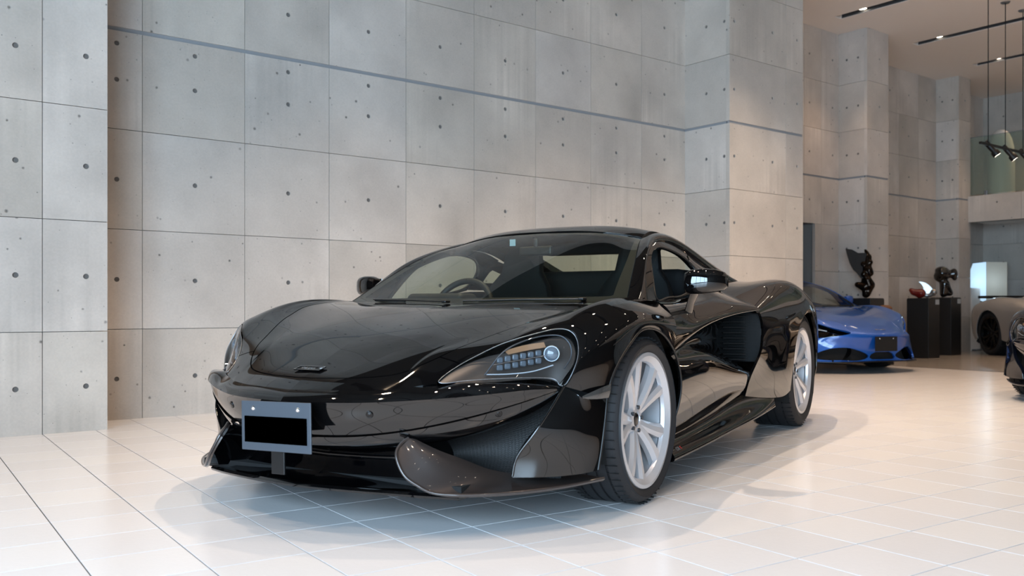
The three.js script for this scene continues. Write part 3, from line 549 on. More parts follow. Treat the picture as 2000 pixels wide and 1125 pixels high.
// nose badge: silver outlined parallelogram with lettering and a swoosh mark
const font = await new FontLoader().loadAsync('fonts/droid/droid_sans_bold.typeface.json');
{
  const b = new THREE.Group(); b.name = 'badge'; car.add(b);
  b.position.copy(V([0.843, -0.016, 0.5345])); b.rotation.order = 'YXZ'; b.rotation.y = Math.PI / 2; b.rotation.x = -1.10;
  const out = new THREE.Shape([[-0.064, -0.013], [0.056, -0.013], [0.068, 0.013], [-0.050, 0.013]].map((q) => new THREE.Vector2(...q))), hole = new THREE.Path([[-0.059, -0.0105], [0.0545, -0.0105], [0.0635, 0.0105], [-0.0485, 0.0105]].map((q) => new THREE.Vector2(...q)));
  const plate = out.clone(); out.holes.push(hole);
  part('badge_plate', new THREE.ExtrudeGeometry(plate, { depth: 0.0025, bevelEnabled: false }), glossBlack, b);
  part('badge_frame', new THREE.ExtrudeGeometry(out, { depth: 0.0042, bevelEnabled: false }), chrome, b);
  const t = new TextGeometry('McLaren', { font, size: 0.0115, depth: 0.0012, curveSegments: 4 }); t.computeBoundingBox(); t.translate(-(t.boundingBox.max.x) / 2 - 0.004, -0.0058, 0.0025);
  part('lettering', t, chrome, b);
  const sw = new THREE.Shape(); sw.moveTo(0.040, 0.001); sw.quadraticCurveTo(0.050, 0.0085, 0.058, 0.0085); sw.quadraticCurveTo(0.057, 0.003, 0.048, 0.0005); sw.quadraticCurveTo(0.045, 0.0, 0.040, 0.001);
  part('swoosh', new THREE.ExtrudeGeometry(sw, { depth: 0.0012, bevelEnabled: false }).translate(0, 0, 0.0025), chrome, b);
}
// parking sensors
for (const [x, y, z] of [[0.922, 0.318, 0.398], [0.922, -0.318, 0.398], [0.682, 0.672, 0.398]]) {
  const s = part('parking_sensor', lathe([[0, 0.004], [0.007, 0.0035], [0.0085, 0.001], [0.0105, 0.003], [0.0125, 0.002], [0.013, -0.006]], 24).rotateX(Math.PI / 2), glossBlack, bumper);
  s.position.copy(V([x, y, z])); s.rotation.order = 'YXZ'; s.rotation.y = Math.PI / 2 + Math.sign(y) * (Math.abs(y) > 0.5 ? 0.72 : 0.33); s.rotation.x = 0.36;
}

// ---- headlamps
for (const sgn of [1, -1]) {
  const side = (m) => (sgn > 0 ? m : mirror(m)), h = new THREE.Group(); h.name = 'headlight'; car.add(h);
  const glass = cut(A, lampSDF, -GAP);
  const lensPart = part('lens', geo(side(glass)), lensClear, h);
  const loop = rim(glass).filter((_, i) => i % 5 === 0).map(([x, y, z]) => [x, y * sgn, z]);
  part('lens_edge', tube(loop, 0.0014, 260, 6, true), steel, lensPart);
  const inner = (d) => { const m = cut(A, lampSDF, -GAP - 0.001); m.p = m.p.map((p, i) => { const t = Math.max(0, Math.min(1, (p[1] - 0.50) / 0.16)), e = 0.006 + (d - 0.006) * t * t * (3 - 2 * t); return p.map((v, k) => v - m.n[i][k] * e); }); return m; };
  part('housing', geo(flange(side(inner(0.045)), -0.006)), new THREE.MeshStandardMaterial({ color: 0x443e3a, roughness: 0.3, metalness: 0.35 }), h);
  const q = ([x, y, z]) => [x, y * sgn, z];
  // inner bezel ribbon
  const rib = (pts, r) => tube(pts.map(q), r, 60, 8);
  part('bezel', rib([[0.655, 0.600, 0.522], [0.600, 0.640, 0.598], [0.545, 0.680, 0.632], [0.470, 0.745, 0.655], [0.440, 0.790, 0.650], [0.430, 0.815, 0.620], [0.440, 0.822, 0.580], [0.470, 0.810, 0.540]], 0.0026), castIron, h);
  part('daylight_strip', rib([[0.650, 0.605, 0.524], [0.598, 0.668, 0.525], [0.545, 0.728, 0.533], [0.490, 0.778, 0.553]], 0.002), new THREE.MeshStandardMaterial({ color: 0xa8afb6, roughness: 0.25 }), h);
  const am = surf([[[0.590, 0.640, 0.603], [0.538, 0.690, 0.622], [0.490, 0.742, 0.632]], [[0.580, 0.650, 0.590], [0.528, 0.700, 0.604], [0.485, 0.747, 0.614]]], 4, 12, [0.3, 0.5, 0.5]);
  part('indicator', geo(side(am)), amber, h, 'amber reflector strip');
  // two rows of lenses either side of a thin blade, and the round projector
  for (let r = 0; r < 2; r++) for (let k = 0; k < 6; k++) {
    const t = k / 5, x = 0.607 - 0.098 * t, y = 0.632 + 0.098 * t, z = (r ? 0.572 : 0.546) + 0.022 * t;
    const L = part('lens_cell', rbox(0.012, 0.021, 0.0225, 0.008, 3), crystal, h); L.position.copy(V(q([x, y, z]))); L.rotation.y = sgn * 0.75;
  }
  part('divider', rib([[0.635, 0.618, 0.556], [0.578, 0.680, 0.570], [0.500, 0.752, 0.586]], 0.0012), chrome, h);
  const pr = new THREE.Group(); pr.name = 'projector'; h.add(pr); pr.position.copy(V(q([0.482, 0.768, 0.592]))); pr.rotation.order = 'YXZ'; pr.rotation.y = Math.PI / 2 + sgn * 0.45; 
  part('projector_lens', new THREE.SphereGeometry(0.025, 32, 16, 0, Math.PI * 2, 0, Math.PI / 2).rotateX(Math.PI / 2).scale(1, 1, 0.55), crystal, pr);
  part('projector_ring', new THREE.TorusGeometry(0.026, 0.003, 10, 40), steel, pr);
  part('projector_back', new THREE.CircleGeometry(0.025, 32).translate(0, 0, -0.002), castIron, pr);
}
// ---- glasshouse
const wsGrid = [
  [[-0.050, 0, 0.768], [-0.100, 0.33, 0.774], [-0.175, 0.55, 0.780], [-0.262, 0.738, 0.786]],
  [[-0.280, 0, 0.890], [-0.310, 0.32, 0.886], [-0.365, 0.53, 0.874], [-0.420, 0.690, 0.880]],
  [[-0.520, 0, 1.003], [-0.545, 0.31, 0.996], [-0.590, 0.51, 0.982], [-0.620, 0.632, 0.987]],
  [[-0.730, 0, 1.085], [-0.745, 0.30, 1.078], [-0.775, 0.48, 1.062], [-0.790, 0.578, 1.058]],
  [[-0.900, 0, 1.143], [-0.908, 0.30, 1.134], [-0.930, 0.45, 1.114], [-0.950, 0.530, 1.098]],
];
const WS = surf(wsGrid, 40, 40);
{
  const ws = part('windshield', geo(both(WS)), tint, car, 'lightly tinted windscreen');
  // black ceramic border printed round the edge
  const bord = cut(WS, (p, uv) => Math.min(uv[1] < 0.935 ? 1 : -1, 1) > 0 && uv[0] > 0.05 && uv[0] < 0.975 ? 1 : -1); const off = (m, d) => ({ ...m, p: m.p.map((p, i) => p.map((v, k) => v - m.n[i][k] * d)) });
  part('screen_border', geo(both(off(bord, 0.004))), matteBlack, ws);
}
// roof panel
const roof = surf([
  [[-0.905, 0, 1.149], [-0.913, 0.30, 1.140], [-0.935, 0.45, 1.120], [-0.955, 0.532, 1.104]],
  [[-1.030, 0, 1.180], [-1.035, 0.30, 1.171], [-1.045, 0.44, 1.153], [-1.055, 0.520, 1.136]],
  [[-1.250, 0, 1.198], [-1.250, 0.29, 1.189], [-1.255, 0.42, 1.171], [-1.260, 0.505, 1.150]],
  [[-1.500, 0, 1.190], [-1.500, 0.28, 1.180], [-1.500, 0.41, 1.162], [-1.500, 0.500, 1.130]],
  [[-1.720, 0, 1.160], [-1.720, 0.27, 1.150], [-1.720, 0.40, 1.130], [-1.720, 0.500, 1.090]],
], 40, 40);
panel('roof', both(roof), paintBlack);
// A-pillars and cant rails run on into the rear buttresses
const rail = surf([
  [[-0.266, 0.742, 0.788], [-0.340, 0.765, 0.790], [-0.420, 0.772, 0.788], [-0.440, 0.764, 0.786]],
  [[-0.424, 0.694, 0.882], [-0.465, 0.725, 0.888], [-0.510, 0.728, 0.888], [-0.530, 0.718, 0.884]],
  [[-0.624, 0.636, 0.989], [-0.632, 0.672, 0.994], [-0.655, 0.678, 0.990], [-0.680, 0.668, 0.985]],
  [[-0.794, 0.582, 1.060], [-0.800, 0.622, 1.060], [-0.820, 0.632, 1.050], [-0.840, 0.622, 1.040]],
  [[-0.955, 0.534, 1.102], [-0.955, 0.575, 1.103], [-0.965, 0.595, 1.085], [-0.975, 0.588, 1.070]],
  [[-1.260, 0.507, 1.148], [-1.260, 0.550, 1.136], [-1.255, 0.580, 1.105], [-1.250, 0.575, 1.080]],
  [[-1.500, 0.502, 1.128], [-1.490, 0.555, 1.110], [-1.470, 0.590, 1.075], [-1.460, 0.585, 1.045]],
  [[-1.740, 0.500, 1.088], [-1.720, 0.560, 1.066], [-1.690, 0.605, 1.025], [-1.660, 0.600, 0.995]],
  [[-2.020, 0.495, 1.020], [-2.000, 0.570, 1.006], [-1.960, 0.620, 0.965], [-1.930, 0.620, 0.935]],
  [[-2.330, 0.480, 0.945], [-2.310, 0.580, 0.938], [-2.280, 0.650, 0.910], [-2.250, 0.660, 0.890]],
], 90, 18);
for (const m of [rail, mirror(rail)]) part('roof_rail', geo(flange(m, 0.045)), paintBlack, car);
// side glass, its frame, and the quarter light behind the door
const sideGlass = surf([
  [[-0.440, 0.762, 0.787], [-0.690, 0.750, 0.792], [-0.920, 0.748, 0.808], [-1.120, 0.748, 0.832], [-1.300, 0.735, 0.865]],
  [[-0.530, 0.717, 0.884], [-0.740, 0.714, 0.886], [-0.950, 0.712, 0.893], [-1.130, 0.710, 0.905], [-1.320, 0.700, 0.920]],
  [[-0.690, 0.664, 0.990], [-0.850, 0.662, 0.990], [-1.000, 0.660, 0.992], [-1.160, 0.658, 0.991], [-1.350, 0.655, 0.975]],
  [[-0.905, 0.600, 1.068], [-1.020, 0.590, 1.084], [-1.150, 0.582, 1.088], [-1.285, 0.584, 1.078], [-1.440, 0.594, 1.047]],
], 30, 36);
const dlo = [[-0.575, 0.796], [-0.615, 0.860], [-0.700, 0.960], [-0.800, 1.016], [-0.920, 1.046], [-1.060, 1.054], [-1.190, 1.040], [-1.290, 1.004], [-1.330, 0.955], [-1.300, 0.895], [-1.180, 0.850], [-1.020, 0.822], [-0.860, 0.803], [-0.700, 0.795]];
const dloSDF = polySDF(dlo, 'xz', 240);
for (const f of [(m) => m, mirror]) {
  const left = f !== mirror;
  const fr = panel('door_frame', f(cut(sideGlass, minus(dloSDF), 0)), paintBlack);
  // only the far door keeps its pane raised; the near one is lowered
  if (!left) part('side_window', geo(f(cut(sideGlass, dloSDF, 0.006))), tint, car, 'raised side window');
  const zs = [0.78, 0.79, 0.88, 0.98, 1.06, 1.08], ys = [0.754, 0.750, 0.711, 0.661, 0.600, 0.585], mm = splineCoefs(zs, ys);
  part('window_seal', tube(curve(dlo.map(([x, z]) => [x, 0, z]), 80, true).map(([x, , z]) => [x, (splineAt(zs, ys, mm, z) + 0.002) * (left ? 1 : -1), z]), 0.006, 160, 6, true), trimBlack, fr);
}
// rear quarter behind the door glass: deck, haunch and tail
const haunch = surf([
  [[-1.700, 0.600, 0.860], [-1.640, 0.720, 0.832], [-1.620, 0.820, 0.800], [-1.625, 0.890, 0.770], [-1.650, 0.930, 0.735], [-1.700, 0.940, 0.660], [-1.690, 0.942, 0.560], [-1.600, 0.940, 0.470], [-1.595, 0.900, 0.375], [-1.610, 0.868, 0.275]],
  [[-1.900, 0.600, 0.905], [-1.850, 0.720, 0.872], [-1.830, 0.820, 0.845], [-1.830, 0.890, 0.815], [-1.840, 0.932, 0.765], [-1.860, 0.950, 0.670], [-1.860, 0.950, 0.560], [-1.830, 0.945, 0.440], [-1.830, 0.932, 0.350], [-1.830, 0.895, 0.250]],
  [[-2.150, 0.590, 0.925], [-2.120, 0.720, 0.905], [-2.110, 0.815, 0.900], [-2.110, 0.890, 0.872], [-2.115, 0.938, 0.805], [-2.120, 0.962, 0.700], [-2.110, 0.965, 0.590], [-2.050, 0.962, 0.450], [-2.100, 0.955, 0.340], [-2.130, 0.932, 0.230]],
  [[-2.430, 0.580, 0.925], [-2.430, 0.720, 0.922], [-2.430, 0.815, 0.930], [-2.430, 0.890, 0.905], [-2.430, 0.940, 0.845], [-2.430, 0.968, 0.770], [-2.400, 0.974, 0.700], [-2.350, 0.975, 0.560], [-2.320, 0.970, 0.420], [-2.320, 0.950, 0.260]],
  [[-2.680, 0.580, 0.905], [-2.690, 0.720, 0.915], [-2.690, 0.815, 0.928], [-2.690, 0.888, 0.905], [-2.690, 0.938, 0.848], [-2.690, 0.966, 0.785], [-2.680, 0.976, 0.745], [-2.660, 0.980, 0.722], [-2.660, 0.976, 0.550], [-2.660, 0.960, 0.320]],
  [[-2.950, 0.580, 0.865], [-2.960, 0.720, 0.880], [-2.960, 0.810, 0.890], [-2.965, 0.880, 0.868], [-2.970, 0.925, 0.815], [-2.975, 0.952, 0.745], [-2.970, 0.962, 0.680], [-2.935, 0.970, 0.610], [-2.940, 0.966, 0.460], [-2.950, 0.950, 0.300]],
  [[-3.200, 0.580, 0.815], [-3.210, 0.720, 0.828], [-3.215, 0.800, 0.835], [-3.220, 0.860, 0.815], [-3.220, 0.898, 0.765], [-3.215, 0.920, 0.690], [-3.190, 0.935, 0.580], [-3.080, 0.950, 0.380], [-3.060, 0.945, 0.320], [-3.050, 0.930, 0.250]],
  [[-3.400, 0.560, 0.770], [-3.400, 0.690, 0.780], [-3.395, 0.760, 0.780], [-3.390, 0.810, 0.760], [-3.380, 0.842, 0.715], [-3.360, 0.865, 0.640], [-3.320, 0.885, 0.520], [-3.230, 0.905, 0.330], [-3.210, 0.900, 0.290], [-3.190, 0.890, 0.240]],
], 100, 110);
const rearArch = (p) => 0.372 - Math.hypot(p[0] + 2.665, p[2] - 0.352);
const Q = cut(haunch, rearArch, 0);
for (const m of [Q, mirror(Q)]) { const q = panel('rear_quarter', m, paintBlack); }
// deck between the buttresses and rear fascia
panel('rear_deck', both(surf([[[-1.800, 0, 0.915], [-1.800, 0.25, 0.912], [-1.800, 0.52, 0.900]], [[-2.050, 0, 0.925], [-2.050, 0.28, 0.925], [-2.050, 0.55, 0.918]], [[-2.450, 0, 0.915], [-2.450, 0.32, 0.918], [-2.450, 0.59, 0.925]], [[-2.950, 0, 0.860], [-2.950, 0.32, 0.862], [-2.950, 0.59, 0.866]], [[-3.400, 0, 0.790], [-3.400, 0.30, 0.785], [-3.400, 0.57, 0.772]]], 40, 24)), glossBlack);
part('rear_window', geo(both(surf([[[-1.725, 0, 1.152], [-1.725, 0.25, 1.145], [-1.725, 0.47, 1.095]], [[-1.770, 0, 1.040], [-1.770, 0.26, 1.036], [-1.770, 0.49, 1.010]], [[-1.805, 0, 0.918], [-1.805, 0.27, 0.916], [-1.805, 0.51, 0.905]]], 10, 16))), tint, car, 'upright rear window');
// gloss black panel between door glass and buttress, with a small quarter light
const qp = surf([[[-1.300, 0.738, 0.862], [-1.500, 0.725, 0.862], [-1.700, 0.700, 0.872], [-1.950, 0.660, 0.905]], [[-1.325, 0.698, 0.922], [-1.500, 0.690, 0.915], [-1.700, 0.670, 0.915], [-1.940, 0.640, 0.922]], [[-1.355, 0.652, 0.980], [-1.500, 0.645, 0.975], [-1.690, 0.632, 0.965], [-1.930, 0.622, 0.938]], [[-1.430, 0.606, 1.040], [-1.520, 0.600, 1.025], [-1.670, 0.603, 0.995], [-1.925, 0.619, 0.940]]], 20, 30);
const qSDF = polySDF([[-1.44, 0.905], [-1.45, 0.985], [-1.62, 0.955], [-1.72, 0.91]], 'xz', 60, false);
for (const f of [(m) => m, mirror]) { const q = part('quarter_panel', geo(f(cut(qp, minus(qSDF), 0))), glossBlack, car); part('quarter_window', geo(f(cut(qp, qSDF, 0))), tint, q); }
panel('rear_fascia', both(surf([[[-3.430, 0, 0.790], [-3.410, 0.40, 0.782], [-3.395, 0.70, 0.780], [-3.380, 0.842, 0.715]], [[-3.470, 0, 0.600], [-3.450, 0.40, 0.600], [-3.400, 0.72, 0.600], [-3.340, 0.868, 0.590]], [[-3.420, 0, 0.400], [-3.400, 0.40, 0.400], [-3.340, 0.74, 0.400], [-3.250, 0.895, 0.380]], [[-3.300, 0, 0.220], [-3.280, 0.40, 0.220], [-3.230, 0.74, 0.230], [-3.140, 0.900, 0.250]]], 20, 24, [-2, 0, 0.5])), paintBlack);

// ---- doors: shoulder, tendon over the scallop, lower bulge (rows from the belt down, columns from the wing shut line back)
const doorGrid = [
  [[-0.430, 0.775, 0.784], [-0.620, 0.768, 0.785], [-0.820, 0.766, 0.793], [-1.050, 0.766, 0.812], [-1.300, 0.758, 0.845], [-1.660, 0.700, 0.852]],
  [[-0.405, 0.840, 0.770], [-0.600, 0.832, 0.768], [-0.810, 0.828, 0.772], [-1.050, 0.825, 0.788], [-1.300, 0.820, 0.808], [-1.640, 0.800, 0.812]],
  [[-0.375, 0.900, 0.715], [-0.570, 0.888, 0.712], [-0.790, 0.882, 0.725], [-1.050, 0.882, 0.748], [-1.300, 0.886, 0.768], [-1.640, 0.890, 0.775]],
  [[-0.300, 0.936, 0.640], [-0.530, 0.918, 0.652], [-0.780, 0.910, 0.690], [-1.050, 0.910, 0.720], [-1.300, 0.915, 0.740], [-1.640, 0.930, 0.752]],
  [[-0.262, 0.944, 0.585], [-0.500, 0.920, 0.618], [-0.770, 0.912, 0.668], [-1.050, 0.912, 0.702], [-1.300, 0.917, 0.722], [-1.640, 0.934, 0.740]],
  [[-0.268, 0.940, 0.574], [-0.505, 0.908, 0.604], [-0.775, 0.890, 0.648], [-1.050, 0.870, 0.675], [-1.300, 0.845, 0.692], [-1.640, 0.820, 0.705]],
  [[-0.285, 0.938, 0.562], [-0.530, 0.898, 0.588], [-0.800, 0.868, 0.600], [-1.070, 0.835, 0.595], [-1.310, 0.800, 0.585], [-1.640, 0.745, 0.580]],
  [[-0.305, 0.942, 0.545], [-0.560, 0.910, 0.574], [-0.850, 0.890, 0.558], [-1.110, 0.868, 0.525], [-1.330, 0.845, 0.490], [-1.640, 0.810, 0.455]],
  [[-0.320, 0.946, 0.525], [-0.570, 0.932, 0.548], [-0.860, 0.918, 0.530], [-1.120, 0.900, 0.495], [-1.340, 0.885, 0.460], [-1.620, 0.870, 0.425]],
  [[-0.352, 0.948, 0.430], [-0.580, 0.942, 0.440], [-0.870, 0.930, 0.430], [-1.130, 0.914, 0.405], [-1.350, 0.900, 0.385], [-1.600, 0.888, 0.365]],
  [[-0.350, 0.930, 0.320], [-0.580, 0.922, 0.325], [-0.870, 0.908, 0.325], [-1.130, 0.892, 0.320], [-1.350, 0.880, 0.318], [-1.580, 0.872, 0.315]],
  [[-0.310, 0.892, 0.205], [-0.570, 0.884, 0.212], [-0.870, 0.872, 0.228], [-1.130, 0.862, 0.245], [-1.350, 0.855, 0.262], [-1.580, 0.852, 0.280]],
];
const D0 = surf(doorGrid, 150, 110, [-1, 0, 0.5]);
// the mouth of the engine intake
const mouth = [[-1.330, 0.688], [-1.450, 0.712], [-1.580, 0.728], [-1.690, 0.740], [-1.800, 0.70], [-1.800, 0.46], [-1.560, 0.455], [-1.430, 0.492], [-1.325, 0.528], [-1.315, 0.600]];
const mouthSDF = polySDF(mouth, 'xz', 200, false);
let D = cut(D0, minus(mouthSDF), 0);
D = cut(D, (p) => p[2] > 0.60 ? p[0] - (-0.268 - (p[2] - 0.585) * 0.72) : -1, -GAP);
for (const m of [D, mirror(D)]) panel('door', m, paintBlack);
// engine intake duct: dark box behind the mouth with slats
for (const sgn of [1, -1]) {
  const duct = part('engine_intake', geo(sgn > 0 ? surf([[[-1.30, 0.86, 0.735], [-1.50, 0.86, 0.742], [-1.72, 0.88, 0.742]], [[-1.30, 0.80, 0.70], [-1.50, 0.70, 0.70], [-1.72, 0.66, 0.70]], [[-1.30, 0.79, 0.58], [-1.50, 0.66, 0.58], [-1.72, 0.62, 0.58]], [[-1.30, 0.80, 0.50], [-1.50, 0.72, 0.47], [-1.72, 0.70, 0.45]]], 12, 12, [-1.5, 1.5, 0.6]) : mirror(surf([[[-1.30, 0.86, 0.735], [-1.50, 0.86, 0.742], [-1.72, 0.88, 0.742]], [[-1.30, 0.80, 0.70], [-1.50, 0.70, 0.70], [-1.72, 0.66, 0.70]], [[-1.30, 0.79, 0.58], [-1.50, 0.66, 0.58], [-1.72, 0.62, 0.58]], [[-1.30, 0.80, 0.50], [-1.50, 0.72, 0.47], [-1.72, 0.70, 0.45]]], 12, 12, [-1.5, 1.5, 0.6]))), matteBlack, car);
  for (let k = 0; k < 9; k++) { const s = part('slat', rbox(0.16, 0.004, 0.12, 0.001, 1), matteBlack, duct); s.position.copy(V([-1.62, 0.80 * sgn, 0.475 + k * 0.029])); s.rotation.y = sgn * 0.35; }
  part('radiator', rbox(0.02, 0.27, 0.26, 0.004, 1), grilleMesh, duct).position.copy(V([-1.715, 0.80 * sgn, 0.59]));
}
// sill blade with the small sport mark
for (const sgn of [1, -1]) {
  const sillM = surf([
    [[-0.300, 0.892, 0.208], [-0.700, 0.880, 0.218], [-1.100, 0.864, 0.244], [-1.580, 0.862, 0.281], [-2.080, 0.905, 0.262]],
    [[-0.290, 0.905, 0.178], [-0.700, 0.895, 0.188], [-1.100, 0.882, 0.206], [-1.580, 0.884, 0.232], [-2.060, 0.912, 0.235]],
    [[-0.262, 0.948, 0.142], [-0.700, 0.945, 0.152], [-1.100, 0.940, 0.164], [-1.580, 0.935, 0.178], [-2.020, 0.928, 0.196]],
    [[-0.255, 0.952, 0.128], [-0.700, 0.950, 0.138], [-1.100, 0.945, 0.150], [-1.580, 0.940, 0.164], [-2.020, 0.930, 0.182]],
    [[-0.255, 0.930, 0.120], [-0.700, 0.930, 0.130], [-1.100, 0.925, 0.142], [-1.580, 0.920, 0.156], [-2.020, 0.910, 0.174]],
    [[-0.255, 0.720, 0.128], [-0.700, 0.720, 0.128], [-1.100, 0.720, 0.130], [-1.580, 0.720, 0.132], [-2.020, 0.720, 0.150]],
  ], 40, 60, [-1.1, 0.5, 0.2]);
  const s = part('sill', geo(flange(sgn > 0 ? sillM : mirror(sillM), 0.01)), glossBlack, car);
  if (sgn > 0) {
    const mk = (txt, x, mat) => { const t = part('sill_mark', new TextGeometry(txt, { font, size: 0.017, depth: 0.0008, curveSegments: 3 }), mat, s); t.position.copy(V([x, 0.936, 0.156])); t.rotation.order = 'YXZ'; t.rotation.y = Math.PI; t.rotation.x = -0.75; };
    mk('570', -0.335, steel); mk('S', -0.385, redMat);
  }
}
// wheel arches lined in black
for (const [x, R, y0, y1] of [[-0.005, 0.352, 0.62, 0.905], [-2.665, 0.378, 0.60, 0.94]]) for (const sgn of [1, -1]) {
  const arc = (y) => Array.from({ length: 25 }, (_, k) => { const t = (-0.42 + 0.0) + k / 24 * (Math.PI + 0.84); return [x + R * Math.cos(t), y * sgn, 0.335 + R * Math.sin(t)]; });
  const g = geo(surf([arc(y0), arc((y0 + y1) / 2), arc(y1)], 4, 48, [x, y1 * sgn, 0.335])), w = new THREE.CircleGeometry(R, 48, -0.42, Math.PI + 0.84); w.translate(x, 0.335, -sgn * y0);
  part('arch_liner', [g, w], matteBlack, car);
}
for (const sgn of [1, -1]) part('arch_lip', tube([[0.418, 0.916, 0.190], [0.382, 0.919, 0.305], [0.358, 0.917, 0.372], [0.338, 0.914, 0.432], [0.310, 0.919, 0.500], [0.263, 0.929, 0.561], [0.188, 0.937, 0.616], [0.100, 0.942, 0.663], [0, 0.944, 0.673], [-0.130, 0.944, 0.650], [-0.250, 0.945, 0.588], [-0.318, 0.945, 0.522], [-0.352, 0.946, 0.430], [-0.350, 0.928, 0.320], [-0.310, 0.890, 0.205]].map(([x, y, z]) => [x, y * sgn, z]), 0.005, 120, 8), trimBlack, car);

// ---- mirrors on stalks
for (const sgn of [1, -1]) {
  const m = new THREE.Group(); m.name = 'door_mirror'; car.add(m);
  const prof = [];                                   // shell: rings from the inboard end to the tip
  for (const [y, cx, cz, a, b] of [[0.868, -0.640, 0.866, 0.030, 0.030], [0.874, -0.640, 0.866, 0.048, 0.046], [0.900, -0.642, 0.868, 0.058, 0.056], [0.950, -0.652, 0.872, 0.058, 0.056], [1.000, -0.668, 0.873, 0.050, 0.050], [1.030, -0.684, 0.872, 0.038, 0.040], [1.042, -0.694, 0.870, 0.020, 0.024]]) {
    const ring = []; for (let k = 0; k < 20; k++) { const t = k / 20 * Math.PI * 2, c = Math.cos(t), s = Math.sin(t), e = 0.62; ring.push([cx + a * Math.sign(c) * Math.abs(c) ** e * (c < 0 ? 0.6 : 1), sgn * y, cz + b * Math.sign(s) * Math.abs(s) ** e]); } prof.push(sgn > 0 ? ring : ring.reverse());
  }
  part('mirror_shell', sweep(prof), paintBlack, m);
  const stalk = [[0.850, -0.700, 0.690, 0.052, 0.016], [0.862, -0.690, 0.730, 0.042, 0.013], [0.880, -0.672, 0.780, 0.036, 0.011], [0.905, -0.655, 0.826, 0.040, 0.012]].map(([y, cx, z, a, b]) => { const ring = []; for (let k = 0; k < 16; k++) { const t = k / 16 * Math.PI * 2; ring.push([cx + a * Math.cos(t), sgn * (y + b * Math.sin(t)), z + 0.01 * Math.cos(t)]); } return sgn > 0 ? ring : ring.reverse(); });
  part('mirror_stalk', sweep(stalk), paintBlack, m);
  part('mirror_glass', rbox(0.004, 0.085, 0.13, 0.002, 2), chrome, m).position.copy(V([-0.690, 0.95 * sgn, 0.872]));
}
// wipers and cowl
part('cowl', geo(both(surf([[[-0.02, 0, 0.757], [-0.07, 0.33, 0.762], [-0.15, 0.55, 0.767], [-0.235, 0.735, 0.775]], [[-0.06, 0, 0.765], [-0.11, 0.33, 0.771], [-0.185, 0.55, 0.776], [-0.265, 0.735, 0.782]]], 4, 30))), trimBlack, car);
for (const [a, b, c] of [[[-0.03, -0.02, 0.780], [-0.10, -0.30, 0.788], [-0.155, -0.52, 0.792]], [[-0.185, 0.57, 0.790], [-0.13, 0.34, 0.789], [-0.075, 0.04, 0.784]]]) {
  const w = part('wiper_arm', [tube([a, b, c], 0.003, 24, 6), place(rbox(0.04, 0.012, 0.025, 0.005), ...V(a).toArray())], trimBlack, car);
  part('wiper_blade', tube([b, c].map(([x, y, z]) => [x - 0.012, y, z - 0.004]), 0.0035, 12, 6), rubber, w);
}
